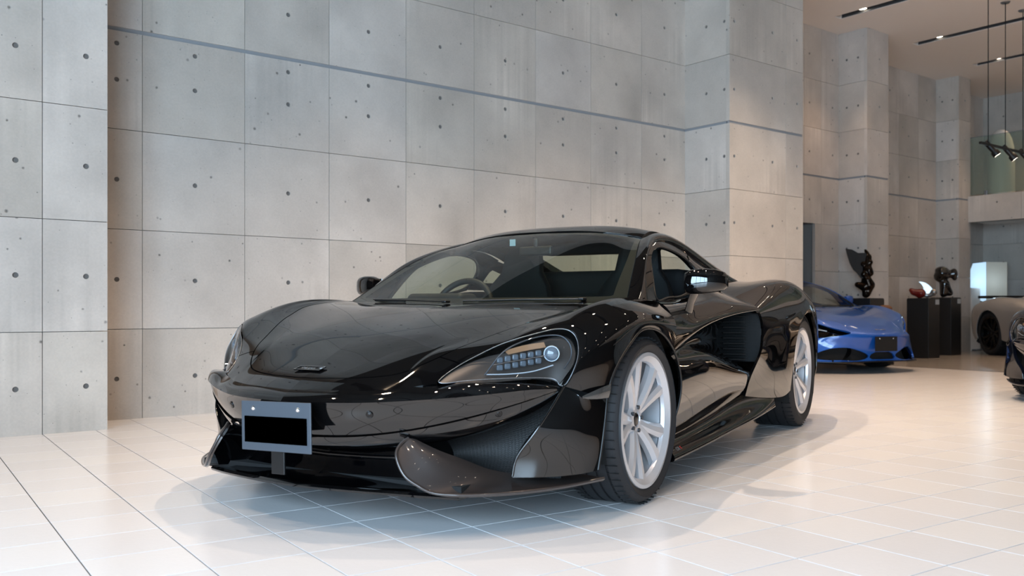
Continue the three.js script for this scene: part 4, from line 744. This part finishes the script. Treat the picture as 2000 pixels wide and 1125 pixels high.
// ---- cabin
{
  const dash = part('dashboard', geo(both(surf([[[-0.10, 0, 0.745], [-0.14, 0.35, 0.75], [-0.24, 0.66, 0.755]], [[-0.35, 0, 0.770], [-0.36, 0.35, 0.780], [-0.40, 0.66, 0.780]], [[-0.52, 0, 0.765], [-0.52, 0.35, 0.775], [-0.52, 0.68, 0.765]], [[-0.60, 0, 0.700], [-0.58, 0.35, 0.700], [-0.58, 0.68, 0.690]], [[-0.52, 0, 0.450], [-0.50, 0.35, 0.450], [-0.50, 0.66, 0.450]]], 24, 24))), alcantara, car);
  part('binnacle', rbox(0.16, 0.07, 0.34, 0.03, 4), leather, dash).position.copy(V([-0.50, -0.36, 0.79]));
  const st = new THREE.Group(); st.name = 'steering_wheel'; car.add(st); st.position.copy(V([-0.68, -0.36, 0.735])); st.rotation.z = 0.42; st.rotation.order = 'YZX';
  part('wheel_ring', new THREE.TorusGeometry(0.175, 0.016, 12, 48).rotateY(Math.PI / 2), leather, st);
  part('wheel_spokes', [rbox(0.02, 0.035, 0.33, 0.008), rbox(0.02, 0.17, 0.03, 0.008).translate(0, -0.085, 0), new THREE.CylinderGeometry(0.055, 0.06, 0.04, 24).rotateZ(Math.PI / 2)], leather, st);
  part('paddle', [rbox(0.006, 0.04, 0.09, 0.003).translate(0.03, 0.02, 0.10), rbox(0.006, 0.04, 0.09, 0.003).translate(0.03, 0.02, -0.10)], steel, st);
  for (const y of [0.36, -0.36]) {
    const s = new THREE.Group(); s.name = 'seat'; car.add(s); s.position.copy(V([-1.16, y, 0.30]));
    const back = [[0.26, 0.0, 0.10, 0.22, 0.07], [0.22, 0.0, 0.14, 0.23, 0.08], [0.02, 0.0, 0.30, 0.25, 0.08], [-0.10, 0.0, 0.45, 0.25, 0.075], [-0.17, 0.0, 0.58, 0.19, 0.065], [-0.20, 0.0, 0.66, 0.13, 0.06], [-0.22, 0.0, 0.76, 0.115, 0.055], [-0.23, 0.0, 0.81, 0.08, 0.04]].slice(2).map(([x, , z, a, b]) => { const r = []; for (let k = 0; k < 20; k++) { const t = k / 20 * Math.PI * 2, c = Math.cos(t), n = Math.sin(t); r.push([x + b * Math.sign(n) * Math.abs(n) ** 0.7 + 0.03 * c * c, a * Math.sign(c) * Math.abs(c) ** 0.7, z]); } return r; });
    part('backrest', sweep(back), leather, s);
    part('cushion', [rbox(0.5, 0.16, 0.36, 0.05, 4).translate(0.18, 0.12, 0), rbox(0.5, 0.2, 0.09, 0.04, 4).translate(0.18, 0.15, 0.21), rbox(0.5, 0.2, 0.09, 0.04, 4).translate(0.18, 0.15, -0.21)], leather, s);
  }
  part('bulkhead', [rbox(0.06, 0.55, 1.3, 0.03, 3).translate(-1.52, 0.55, 0), rbox(0.24, 0.16, 1.1, 0.05, 3).translate(-1.64, 0.89, 0), rbox(0.10, 0.07, 0.74, 0.03, 3).translate(-1.64, 1.105, 0), rbox(0.9, 0.3, 0.24, 0.06, 3).translate(-0.95, 0.36, 0)], alcantara, car);
  for (const s of [1, -1]) part('door_card', rbox(1.0, 0.35, 0.05, 0.02, 3), alcantara, car).position.copy(V([-0.95, 0.70 * s, 0.58]));
  part('headliner', geo(both(surf([[[-0.93, 0, 1.128], [-0.93, 0.28, 1.118], [-0.96, 0.48, 1.085]], [[-1.25, 0, 1.165], [-1.25, 0.28, 1.155], [-1.25, 0.48, 1.115]], [[-1.60, 0, 1.150], [-1.60, 0.28, 1.140], [-1.60, 0.46, 1.095]]], 10, 14))), alcantara, car);
  const rm = part('rear_view_mirror', [rbox(0.025, 0.05, 0.19, 0.012, 3), place(rbox(0.02, 0.05, 0.025, 0.008), 0.0, 0.04, 0)], trimBlack, car); rm.position.copy(V([-0.83, 0.0, 1.045]));
  part('inspection_sticker', rbox(0.002, 0.035, 0.035, 0.001, 1), new THREE.MeshStandardMaterial({ color: 0xb9d4e0, roughness: 0.5 }), car).position.copy(V([-0.850, -0.15, 1.095]));
}
// ---- wheels
buildWheel(car, 'front_wheel', 0, 0.823, 0.32, 0.2565, 0.235, THREE.MathUtils.degToRad(112), silver);
buildWheel(car, 'front_wheel', 0, -0.823, 0.32, 0.2565, 0.235, THREE.MathUtils.degToRad(40), silver);
buildWheel(car, 'rear_wheel', -2.67, 0.800, 0.354, 0.2695, 0.295, THREE.MathUtils.degToRad(25), silver);
buildWheel(car, 'rear_wheel', -2.67, -0.800, 0.354, 0.2695, 0.295, THREE.MathUtils.degToRad(70), silver);
// ---------------------------------------------------------------- the other cars share the coupe's shell
function viewPlace(o, X, Z, fx, fz) {             // X, Z: offset and distance from the lens line; fx, fz: heading in the same axes
  const ca = Math.cos(AIM), sa = Math.sin(AIM), H = (a, b) => [b * ca + a * sa, -(b * sa - a * ca)];
  const [px, pz] = H(X, Z), [hx, hz] = H(fx, fz); o.position.set(px, 0, pz); o.rotation.set(0, Math.atan2(-hz, hx), 0);
}
function repaint(name, label, swaps, drop = []) {
  const c = car.clone(true); c.name = numbered(name); c.userData = { label, category: 'car' }; scene.add(c);
  for (const k of [...c.children]) if (drop.includes(k.name)) c.remove(k);
  c.traverse((o) => { if (o.isMesh && swaps.has(o.material)) o.material = swaps.get(o.material); });
  return c;
}
// silver-grey car at the far end, seen from behind its rear wheel
const greyCar = repaint('sports_car', 'silver-grey low coupe with black wheels and dark rear wing, parked under the mezzanine', new Map([[paintBlack, paintGrey], [silver, blackAlloy], [bladeMat, trimBlack], [chrome, trimBlack]]), ['badge', 'number_plate']);
viewPlace(greyCar, 8.74, 12.1, 0.03, -1);
part('rear_wing', [place(rbox(0.26, 0.045, 1.45, 0.012), -3.28, 0.945, 0), place(rbox(0.18, 0.10, 0.02, 0.006), -3.28, 0.88, 0.45), place(rbox(0.18, 0.10, 0.02, 0.006), -3.28, 0.88, -0.45)], trimBlack, greyCar);
// dark car cut by the right edge of the picture
const navyCar = repaint('sports_car', 'dark navy low coupe whose front corner shows at the right edge', new Map([[paintBlack, paintNavy], [silver, blackAlloy], [bladeMat, paintNavy]]), ['badge', 'number_plate']);
viewPlace(navyCar, 5.07, 7.27, -0.766, -0.643);
// blue car with hollow eye-socket lamps
const blueCar = repaint('sports_car', 'bright blue low coupe with hollow black lamp sockets, behind the black coupe', new Map([[paintBlack, paintBlue], [bladeMat, trimBlack], [silver, blackAlloy]]), ['badge', 'number_plate', 'front_bumper', 'splitter_blade', 'headlight', 'lower_intake', 'side_intake', 'bumper_corner', 'splitter', 'hood', 'front_wing']);
viewPlace(blueCar, 3.93, 11.41, Math.sin(0.384), -Math.cos(0.384));
{
  const nose = surf([
    [[0.955, 0, 0.475], [0.915, 0.25, 0.482], [0.830, 0.43, 0.497], [0.720, 0.58, 0.508], [0.600, 0.69, 0.508], [0.500, 0.82, 0.478], [0.338, 0.915, 0.432]],
    [[0.985, 0, 0.445], [0.948, 0.25, 0.450], [0.868, 0.43, 0.458], [0.765, 0.58, 0.460], [0.640, 0.70, 0.452], [0.515, 0.83, 0.430], [0.350, 0.917, 0.400]],
    [[0.975, 0, 0.370], [0.942, 0.25, 0.372], [0.868, 0.43, 0.376], [0.770, 0.58, 0.372], [0.650, 0.72, 0.362], [0.522, 0.84, 0.350], [0.372, 0.919, 0.335]],
    [[0.945, 0, 0.265], [0.922, 0.25, 0.268], [0.860, 0.43, 0.270], [0.775, 0.58, 0.265], [0.665, 0.73, 0.258], [0.532, 0.85, 0.255], [0.392, 0.920, 0.255]],
    [[0.955, 0, 0.150], [0.938, 0.25, 0.148], [0.885, 0.43, 0.143], [0.805, 0.58, 0.140], [0.700, 0.73, 0.140], [0.560, 0.86, 0.145], [0.418, 0.918, 0.155]],
  ], 60, 90, [0, 0, 0.35]);
  const socket = polySDF([[0.40, 0.476], [0.50, 0.515], [0.62, 0.565], [0.74, 0.612], [0.825, 0.636], [0.866, 0.610], [0.876, 0.540], [0.86, 0.466], [0.80, 0.420], [0.68, 0.408], [0.54, 0.432]], 'yz', 160);
  const intake = polySDF([[0.20, 0.205], [0.30, 0.262], [0.44, 0.300], [0.58, 0.292], [0.70, 0.248], [0.775, 0.190], [0.70, 0.163], [0.50, 0.158], [0.30, 0.160]], 'yz', 120);
  const chin = polySDF([[-0.3, 0.166], [-0.3, 0.250], [0.10, 0.250], [0.165, 0.225], [0.19, 0.19], [0.16, 0.166]], 'yz', 60, false);
  const vents = polySDF([[0.30, 0.30], [0.20, 0.335], [0.05, 0.375], [0.03, 0.405], [0.16, 0.372], [0.29, 0.325]].map(([a, b]) => [a, b + 0.02]), 'xy', 60);
  const up = cut(cut(A, minus(socket), 0), minus(vents), 0), lo = cut(cut(cut(nose, minus(socket), 0), minus(intake), 0), minus(chin), 0);
  const front = part('front_body', geo(both(join(flange(up, 0.02), flange(lo, 0.02)))), paintBlue, blueCar);
  const sink = (m, d) => ({ ...m, p: m.p.map((p, i) => p.map((v, k) => v - m.n[i][k] * d)) });
  part('chin_lining', geo(both(sink(cut(nose, chin, 0.01), 0.04))), matteBlack, front);
  for (const f of [(m) => m, mirror]) { part('intake_lining', geo(f(sink(cut(nose, intake, 0.01), 0.05))), matteBlack, front); part('bonnet_vent', geo(f(sink(cut(A, vents, 0.008), 0.02))), matteBlack, front); }
  for (const sgn of [1, -1]) {
    const s = (m) => (sgn > 0 ? m : mirror(m)), h = new THREE.Group(); h.name = 'headlight'; blueCar.add(h);
    part('socket', geo(join(s(sink(cut(A, socket, 0.01), 0.07)), s(sink(cut(nose, socket, 0.01), 0.06)))), glossBlack, h);
    part('lamp_bar', tube([[0.66, 0.56, 0.485], [0.56, 0.68, 0.515], [0.47, 0.79, 0.545]].map(([x, y, z]) => [x, y * sgn, z]), 0.009, 30, 8), steel, h);
    for (let k = 0; k < 3; k++) part('lens_cell', rbox(0.03, 0.03, 0.03, 0.008, 2), crystal, h).position.copy(V([0.50 - 0.03 * k, (0.745 + 0.035 * k) * sgn, 0.565 + 0.008 * k]));
  }
  part('splitter', sweep([[0.42, 0.90, 0.150], [0.57, 0.85, 0.140], [0.71, 0.73, 0.134], [0.815, 0.58, 0.134], [0.895, 0.43, 0.136], [0.948, 0.25, 0.140], [0.965, 0, 0.142], [0.948, -0.25, 0.140], [0.895, -0.43, 0.136], [0.815, -0.58, 0.134], [0.71, -0.73, 0.134], [0.57, -0.85, 0.140], [0.42, -0.90, 0.150]].map(([x, y, z]) => [[0.03, 0.003], [0.03, -0.004], [-0.28, -0.008], [-0.28, 0.008]].map(([d, h]) => [x + d, y, z + h]))), trimBlack, blueCar);
  const p = part('number_plate', [rbox(0.006, 0.17, 0.33, 0.003, 2)], matteBlack, blueCar, 'blank black number plate'); p.position.copy(V([1.0, 0.0, 0.345])); 
  for (const y of [0.1, -0.1]) part('screw', new THREE.SphereGeometry(0.008, 10, 8), chrome, p).position.set(0.004, 0.06, y);
  const t = new TextGeometry('McLaren', { font, size: 0.026, depth: 0.002, curveSegments: 3 }); t.center(); const b = part('badge', t, chrome, blueCar, 'silver nose lettering'); b.position.copy(V([0.905, 0, 0.508])); b.rotation.order = 'YXZ'; b.rotation.y = Math.PI / 2; b.rotation.x = -1.0;
}
// ---------------------------------------------------------------- pedestals, sculptures, mezzanine and lights at the far end
const pedestalMat = new THREE.MeshStandardMaterial({ color: 0x18191b, roughness: 0.42 });
const bronze = new THREE.MeshPhysicalMaterial({ color: 0x2b221b, roughness: 0.16, metalness: 0.85 });
const lacquer = new THREE.MeshPhysicalMaterial({ color: 0x0a090c, roughness: 0.1, metalness: 0.3, clearcoat: 1 });
const mirrorMetal = new THREE.MeshStandardMaterial({ color: 0x9a9896, roughness: 0.3, metalness: 0.8 });
const redEnamel = new THREE.MeshPhysicalMaterial({ color: 0x6a1410, roughness: 0.15, clearcoat: 1 });
const cardMat = new THREE.MeshStandardMaterial({ color: 0x9fa3a6, roughness: 0.6 });
function hallAt(px, v) { const t = (px - 1000) / 1780, z = v / (Math.sin(AIM) - t * Math.cos(AIM)); return [z * (Math.cos(AIM) + t * Math.sin(AIM)), -v]; }  // where the sight line of a picture column meets a line parallel to the wall
function pedestal(px, v, w, h, label, card) {
  const [x, z] = hallAt(px, v), t = thing('pedestal', label, 'pedestal', [x, 0, z], 0, 'black display pedestals');
  part('body', rbox(w, h - 0.012, w, 0.004, 2).translate(0, (h - 0.012) / 2, 0), pedestalMat, t); part('top', rbox(w - 0.01, 0.012, w - 0.01, 0.003, 1).translate(0, h - 0.006, 0), pedestalMat, t);
  if (card) part('name_card', new THREE.BoxGeometry(0.11, 0.075, 0.003).translate(w / 2 - 0.075, h - 0.06, w / 2 + 0.002), cardMat, t, 'small grey card');
  return [x, h, z];
}
// smooth lumpy solids from joined tapered capsules
function blob(bones, cell, k, pad = 0.06) {
  const lo = [1e9, 1e9, 1e9], hi = [-1e9, -1e9, -1e9];
  for (const [a, b, r, s] of bones) for (const q of [a, b]) for (let i = 0; i < 3; i++) { lo[i] = Math.min(lo[i], q[i] - Math.max(r, s) - pad); hi[i] = Math.max(hi[i], q[i] + Math.max(r, s) + pad); }
  const n = [0, 1, 2].map((i) => Math.ceil((hi[i] - lo[i]) / cell) + 1), f = new Float32Array(n[0] * n[1] * n[2]), at = (i, j, l) => (l * n[1] + j) * n[0] + i;
  const field = (x, y, z) => { let d = 0, best = 1e9, sum = 0; for (const [a, b, r, s] of bones) { const e = [b[0] - a[0], b[1] - a[1], b[2] - a[2]], w = [x - a[0], y - a[1], z - a[2]], t = Math.max(0, Math.min(1, (w[0] * e[0] + w[1] * e[1] + w[2] * e[2]) / (e[0] ** 2 + e[1] ** 2 + e[2] ** 2 || 1e-9))); sum += Math.exp(-(Math.hypot(w[0] - e[0] * t, w[1] - e[1] * t, w[2] - e[2] * t) - (r + (s - r) * t)) / k); } return -k * Math.log(sum + 1e-30); };
  for (let l = 0; l < n[2]; l++) for (let j = 0; j < n[1]; j++) for (let i = 0; i < n[0]; i++) f[at(i, j, l)] = field(lo[0] + i * cell, lo[1] + j * cell, lo[2] + l * cell);
  // surface nets
  const id = new Map(), P = [], I = [], C = [[0, 0, 0], [1, 0, 0], [0, 1, 0], [1, 1, 0], [0, 0, 1], [1, 0, 1], [0, 1, 1], [1, 1, 1]], E = [[0, 1], [2, 3], [4, 5], [6, 7], [0, 2], [1, 3], [4, 6], [5, 7], [0, 4], [1, 5], [2, 6], [3, 7]];
  for (let l = 0; l < n[2] - 1; l++) for (let j = 0; j < n[1] - 1; j++) for (let i = 0; i < n[0] - 1; i++) {
    const v = C.map(([a, b, c]) => f[at(i + a, j + b, l + c)]); let m = 0, s = [0, 0, 0];
    for (const [a, b] of E) if ((v[a] < 0) !== (v[b] < 0)) { const t = v[a] / (v[a] - v[b]); for (let q = 0; q < 3; q++) s[q] += C[a][q] + (C[b][q] - C[a][q]) * t; m++; }
    if (m) { id.set(at(i, j, l), P.length / 3); P.push(lo[0] + (i + s[0] / m) * cell, lo[1] + (j + s[1] / m) * cell, lo[2] + (l + s[2] / m) * cell); }
  }
  const quad = (a, b, c, d, flip) => { const q = [a, b, c, d].map((k) => id.get(k)); if (q.some((k) => k === undefined)) return; if (flip) I.push(q[0], q[2], q[1], q[0], q[3], q[2]); else I.push(q[0], q[1], q[2], q[0], q[2], q[3]); };
  for (let l = 1; l < n[2] - 1; l++) for (let j = 1; j < n[1] - 1; j++) for (let i = 1; i < n[0] - 1; i++) {
    const a = f[at(i, j, l)] < 0;
    if (a !== f[at(i + 1, j, l)] < 0) quad(at(i, j - 1, l - 1), at(i, j, l - 1), at(i, j, l), at(i, j - 1, l), !a);
    if (a !== f[at(i, j + 1, l)] < 0) quad(at(i - 1, j, l - 1), at(i, j, l - 1), at(i, j, l), at(i - 1, j, l), a);
    if (a !== f[at(i, j, l + 1)] < 0) quad(at(i - 1, j - 1, l), at(i, j - 1, l), at(i, j, l), at(i - 1, j, l), !a);
  }
  const g = new THREE.BufferGeometry(); g.setAttribute('position', new THREE.Float32BufferAttribute(P, 3)); g.setIndex(I);
  g.computeVertexNormals(); return g;
}
// the picture's left-right lies along this direction for things seen at that end of the hall
const faceTurn = (x, z) => Math.atan2(-x, -z) + 0;         // turns a thing's +z towards the lens
{
  const [x, y, z] = pedestal(1690, 6.98, 0.36, 0.895, 'black pedestal half hidden behind the blue car, under the winged bronze');
  const t = thing('sculpture', 'glossy dark bronze winged figure on the pedestal behind the blue car', 'sculpture', [x, y + 0.03, z], faceTurn(x, z));
  part('figure', blob([[[0.01, 0.03, 0], [0.0, 0.10, 0], 0.055, 0.045], [[0.04, 0.03, 0.01], [0.06, 0.14, 0], 0.03, 0.06], [[-0.01, 0.13, 0], [-0.10, 0.16, 0], 0.07, 0.04], [[0.05, 0.16, 0.0], [0.03, 0.22, 0.02], 0.075, 0.06], [[0.0, 0.22, 0], [0.02, 0.38, 0.01], 0.055, 0.07], [[0.06, 0.32, 0.03], [0.05, 0.36, 0.04], 0.05, 0.05], [[0.03, 0.42, 0.02], [0.03, 0.54, 0.0], 0.05, 0.055], [[0.02, 0.60, 0], [0.0, 0.64, 0], 0.03, 0.016], [[0.065, 0.47, 0.03], [0.06, 0.46, 0.03], 0.035, 0.035], [[-0.02, 0.30, 0.05], [-0.015, 0.31, 0.05], 0.04, 0.04], [[-0.03, 0.44, 0.04], [-0.03, 0.45, 0.04], 0.035, 0.035]], 0.010, 0.0045), bronze, t);
  const edge = [[0.02, 0.24], [-0.06, 0.25], [-0.12, 0.33], [-0.16, 0.37], [-0.205, 0.46], [-0.235, 0.56], [-0.26, 0.66], [-0.18, 0.65], [-0.10, 0.60], [0.0, 0.60], [0.05, 0.50], [0.05, 0.36]];
  const wing = new THREE.ExtrudeGeometry(new THREE.Shape(edge.map((q) => new THREE.Vector2(...q))), { depth: 0.05, bevelEnabled: false });
  part('wing', wing.rotateY(0.12), new THREE.MeshStandardMaterial({ color: 0x17120f, roughness: 0.75 }), t);
}
{
  const [x, y, z] = pedestal(1803, 7.1, 0.34, 0.91, 'nearer of the two black pedestals at the wall, carrying the red sculpture', true);
  const t = thing('sculpture', 'small red and mirror-silver winged sculpture on the nearer wall pedestal', 'sculpture', [x, y, z], faceTurn(x, z));
  part('body', blob([[[-0.13, 0.09, 0], [-0.03, 0.075, 0], 0.05, 0.07], [[-0.17, 0.125, 0], [-0.15, 0.11, 0], 0.03, 0.03], [[-0.06, 0.03, 0], [-0.06, 0.07, 0], 0.025, 0.04]], 0.010, 0.012), redEnamel, t);
  part('stem', blob([[[0.0, 0.06, 0], [0.10, 0.045, 0], 0.02, 0.02], [[0.10, 0.045, 0], [0.145, 0.09, 0], 0.025, 0.05], [[0.04, 0.03, 0], [0.06, 0.012, 0], 0.02, 0.012]], 0.009, 0.01), mirrorMetal, t);
  const fin = new THREE.Shape(); fin.moveTo(-0.06, 0.25); fin.bezierCurveTo(0.02, 0.26, 0.10, 0.20, 0.15, 0.10); fin.bezierCurveTo(0.12, 0.06, 0.06, 0.06, 0.0, 0.09); fin.bezierCurveTo(0.02, 0.16, -0.01, 0.21, -0.058, 0.247);
  part('fin', new THREE.ExtrudeGeometry(fin, { depth: 0.008, bevelEnabled: true, bevelSize: 0.004, bevelThickness: 0.004, bevelSegments: 2 }), mirrorMetal, t);
}
{
  const [x, y, z] = pedestal(1847, 7.33, 0.34, 0.93, 'farther of the two black pedestals at the wall, carrying the black sculpture', true);
  const t = thing('sculpture', 'glossy black bulbous sculpture on the farther wall pedestal', 'sculpture', [x, y + 0.045, z], faceTurn(x, z));
  part('body', blob([[[-0.03, 0.02, 0], [-0.02, 0.18, 0], 0.06, 0.075], [[-0.06, 0.34, 0], [-0.09, 0.30, 0], 0.125, 0.09], [[-0.04, 0.34, 0], [0.06, 0.33, 0], 0.10, 0.05], [[0.06, 0.33, 0], [0.12, 0.34, 0], 0.04, 0.055], [[0.12, 0.38, 0], [0.13, 0.27, 0], 0.045, 0.04], [[0.0, 0.16, 0], [0.06, 0.03, 0], 0.06, 0.05]], 0.012, 0.012), lacquer, t);
}
{
  const [x, z] = hallAt(1729, 6.6), t = thing('stool', 'brown padded top just showing over the blue bonnet', 'stool', [x, 0, z]);
  part('pad', lathe([[0, 0.80], [0.05, 0.795], [0.085, 0.77], [0.09, 0.74], [0.07, 0.71], [0, 0.71]], 24), new THREE.MeshStandardMaterial({ color: 0x6b452a, roughness: 0.7 }), t);
  part('post', lathe([[0, 0.71], [0.03, 0.71], [0.03, 0.03], [0.11, 0.015], [0.11, 0], [0, 0]], 20), blackMetal, t);
}
// alcove behind the blue car, reached through a low opening in the bay
struct('wall_alcove', [place(new THREE.BoxGeometry(3.4, 2.4, 0.15), 9.95, 1.2, -10.72), place(new THREE.BoxGeometry(0.15, 2.4, 3.16), 11.5, 1.2, -9.22), place(new THREE.BoxGeometry(0.15, 2.4, 3.2), 8.55, 1.2, -9.2), place(new THREE.BoxGeometry(3.2, 0.3, 3.16), 10.0, 2.13, -9.22)], concreteCore);
struct('floor_alcove', place(new THREE.BoxGeometry(3.3, 0.2, 3.3), 9.95, -0.102, -9.2), concreteCore);
// mezzanine across the end: deck, front beam, glass balustrade
fairFaced('wall_mezzanine', [16.0, -7.62], [16.0, 6.7], 0.2, spread(0, 14.32, 16), [2.25, 2.7], grid(spread(0.5, 13.8, 15), [2.56]));
struct('floor_mezzanine', place(new THREE.BoxGeometry(1.6, 0.3, 14.6), 17.0, 2.55, -0.7), concreteCore);
struct('ceiling_mezzanine', place(new THREE.BoxGeometry(1.62, 0.04, 14.6), 16.95, 2.36, -0.7), plaster);
{
  const glass = new THREE.MeshPhysicalMaterial({ color: 0xdbe5df, transmission: 0.9, thickness: 0, roughness: 0.12, ior: 1.5 });
  for (let k = 0; k < 6; k++) {
    const t = thing('balustrade', k ? 'frosted glass balustrade pane along the mezzanine edge' : 'frosted glass balustrade pane beside the far column, with steel clips', 'balustrade', [16.12, 2.7, -6.55 + k * 2.22], 0, k ? 'balustrade panes' : undefined);
    part('pane', new THREE.BoxGeometry(0.016, 1.0, 2.18).translate(0, 0.53, 0), glass, t);
    for (const z of [-0.8, 0, 0.8]) part('clip', rbox(0.05, 0.09, 0.05, 0.006, 1).translate(0, 0.045, z), steel, t);
    part('rail', new THREE.BoxGeometry(0.014, 0.008, 2.2).translate(0, 1.034, 0), steel, t);
  }
}
// pale dome and dark faceted piece up on the mezzanine
{
  const white = new THREE.MeshStandardMaterial({ color: 0xe6e0d8, roughness: 0.5 });
  const t = thing('dome_shade', 'tall white bell-shaped object behind the balustrade', 'shade', [16.75, 2.7, -7.38]);
  part('bell', lathe([[0.0, 1.22], [0.06, 1.21], [0.12, 1.16], [0.17, 1.05], [0.20, 0.90], [0.215, 0.70], [0.22, 0.0], [0.205, 0.0], [0.20, 0.7], [0.15, 1.03], [0, 1.18]], 32), white, t);
  const g = new THREE.IcosahedronGeometry(0.36, 0); const p = g.attributes.position; for (let i = 0; i < p.count; i++) p.setXYZ(i, p.getX(i) * 0.5, p.getY(i), p.getZ(i) * 1.25); g.computeVertexNormals();
  const d = thing('faceted_sculpture', 'dark brown faceted block behind the balustrade at the right edge', 'sculpture', [16.75, 2.7, -6.55]);
  part('block', g.translate(0, 0.96, 0), new THREE.MeshStandardMaterial({ color: 0x2c2320, roughness: 0.7 }), d); part('stand', rbox(0.2, 0.62, 0.3, 0.01, 1).translate(0, 0.31, 0), pedestalMat, d);
}
// illuminated folding display under the mezzanine and a low white board
{
  const screen = new THREE.MeshStandardMaterial({ color: 0xcfe2f2, emissive: new THREE.Color(0.55, 0.80, 1.0), emissiveIntensity: 0.5, roughness: 0.4 }), cream = new THREE.MeshStandardMaterial({ color: 0xd8cbb8, roughness: 0.6 });
  const t = thing('light_display', 'standing display with a glowing pale-blue hexagonal screen and a beige wing', 'display', [17.03, 0, -7.77], faceTurn(17.03, -7.77));
  const hex = new THREE.Shape([[0, 0.86], [0, 1.60], [-0.22, 1.575], [-0.34, 1.24], [-0.23, 0.95]].map((q) => new THREE.Vector2(...q))), wing = new THREE.Shape([[0, 0.86], [0.14, 0.80], [0.35, 0.80], [0.35, 1.585], [0, 1.60]].map((q) => new THREE.Vector2(...q)));
  part('glowing_screen', new THREE.ExtrudeGeometry(hex, { depth: 0.03, bevelEnabled: false }).rotateY(0.25), screen, t); part('beige_wing', new THREE.ExtrudeGeometry(wing, { depth: 0.03, bevelEnabled: false }).rotateY(-0.25).translate(0.005, 0, 0), cream, t); part('stand', rbox(0.06, 0.95, 0.06, 0.005, 1).translate(-0.02, 0.475, -0.03), cream, t);
  const l = new THREE.PointLight(new THREE.Color(0.6, 0.82, 1), 0.12, 0, 2); l.position.set(16.72, 1.25, -7.60); l.castShadow = true; scene.add(l);
  const b = thing('display_board', 'low white tapered board beside the glowing display', 'board', [16.55, 0, -7.75]);
  part('board', rbox(0.34, 1.12, 0.05, 0.01, 1).translate(0, 0.56, 0), new THREE.MeshStandardMaterial({ color: 0xe9e6e2, roughness: 0.5 }), b); part('foot', rbox(0.3, 0.03, 0.22, 0.005, 1).translate(0, 0.015, 0), steel, b);
}
// track of spotlights hung on thin rods
{
  const T = thing('track_light', 'black ceiling-hung track on thin rods with tilted spotlights', 'lamp', [12.9, 2.84, -5.41]);
  part('rail', rbox(2.4, 0.03, 0.035, 0.005, 1), blackMetal, T);
  const disc = lathe([[0, 0.02], [0.05, 0.015], [0.06, 0]], 16);
  [-0.98, -0.50, 0.02, 0.54].forEach((x, k) => { const r = part('rod', new THREE.CylinderGeometry(0.006, 0.006, HALL.ceil - 2.84, 8).translate(x, (HALL.ceil - 2.84) / 2, 0), blackMetal, T); part('ceiling_cup', disc.clone().rotateX(Math.PI).translate(x, HALL.ceil - 2.84, 0), steel, r); });
  [-0.92, -0.42, 0.06, 0.60].forEach((x, k) => {
    const h = part('spotlight', [lathe([[0, 0.10], [0.032, 0.10], [0.034, 0.0], [0.032, -0.06], [0.05, -0.075], [0.052, -0.13], [0.044, -0.13]], 20).rotateZ(0.42).rotateX(-0.55).translate(x, -0.03, 0.0)], blackMetal, T);
    part('lamp_lens', new THREE.CylinderGeometry(0.045, 0.045, 0.006, 20).translate(0, -0.128, 0).rotateZ(0.42).rotateX(-0.55).translate(x, -0.03, 0), lampGlow, h);
    const s = new THREE.SpotLight(WARM, 12, 0, 0.5, 0.5, 2); s.position.set(12.9 + x + 0.055, 2.84 - 0.15, -5.33); s.target.position.set(12.9 + x + 0.9, 0, -4.0); s.castShadow = true; s.shadow.radius = 2; scene.add(s, s.target);
  });
}
renderer.render(scene, camera);
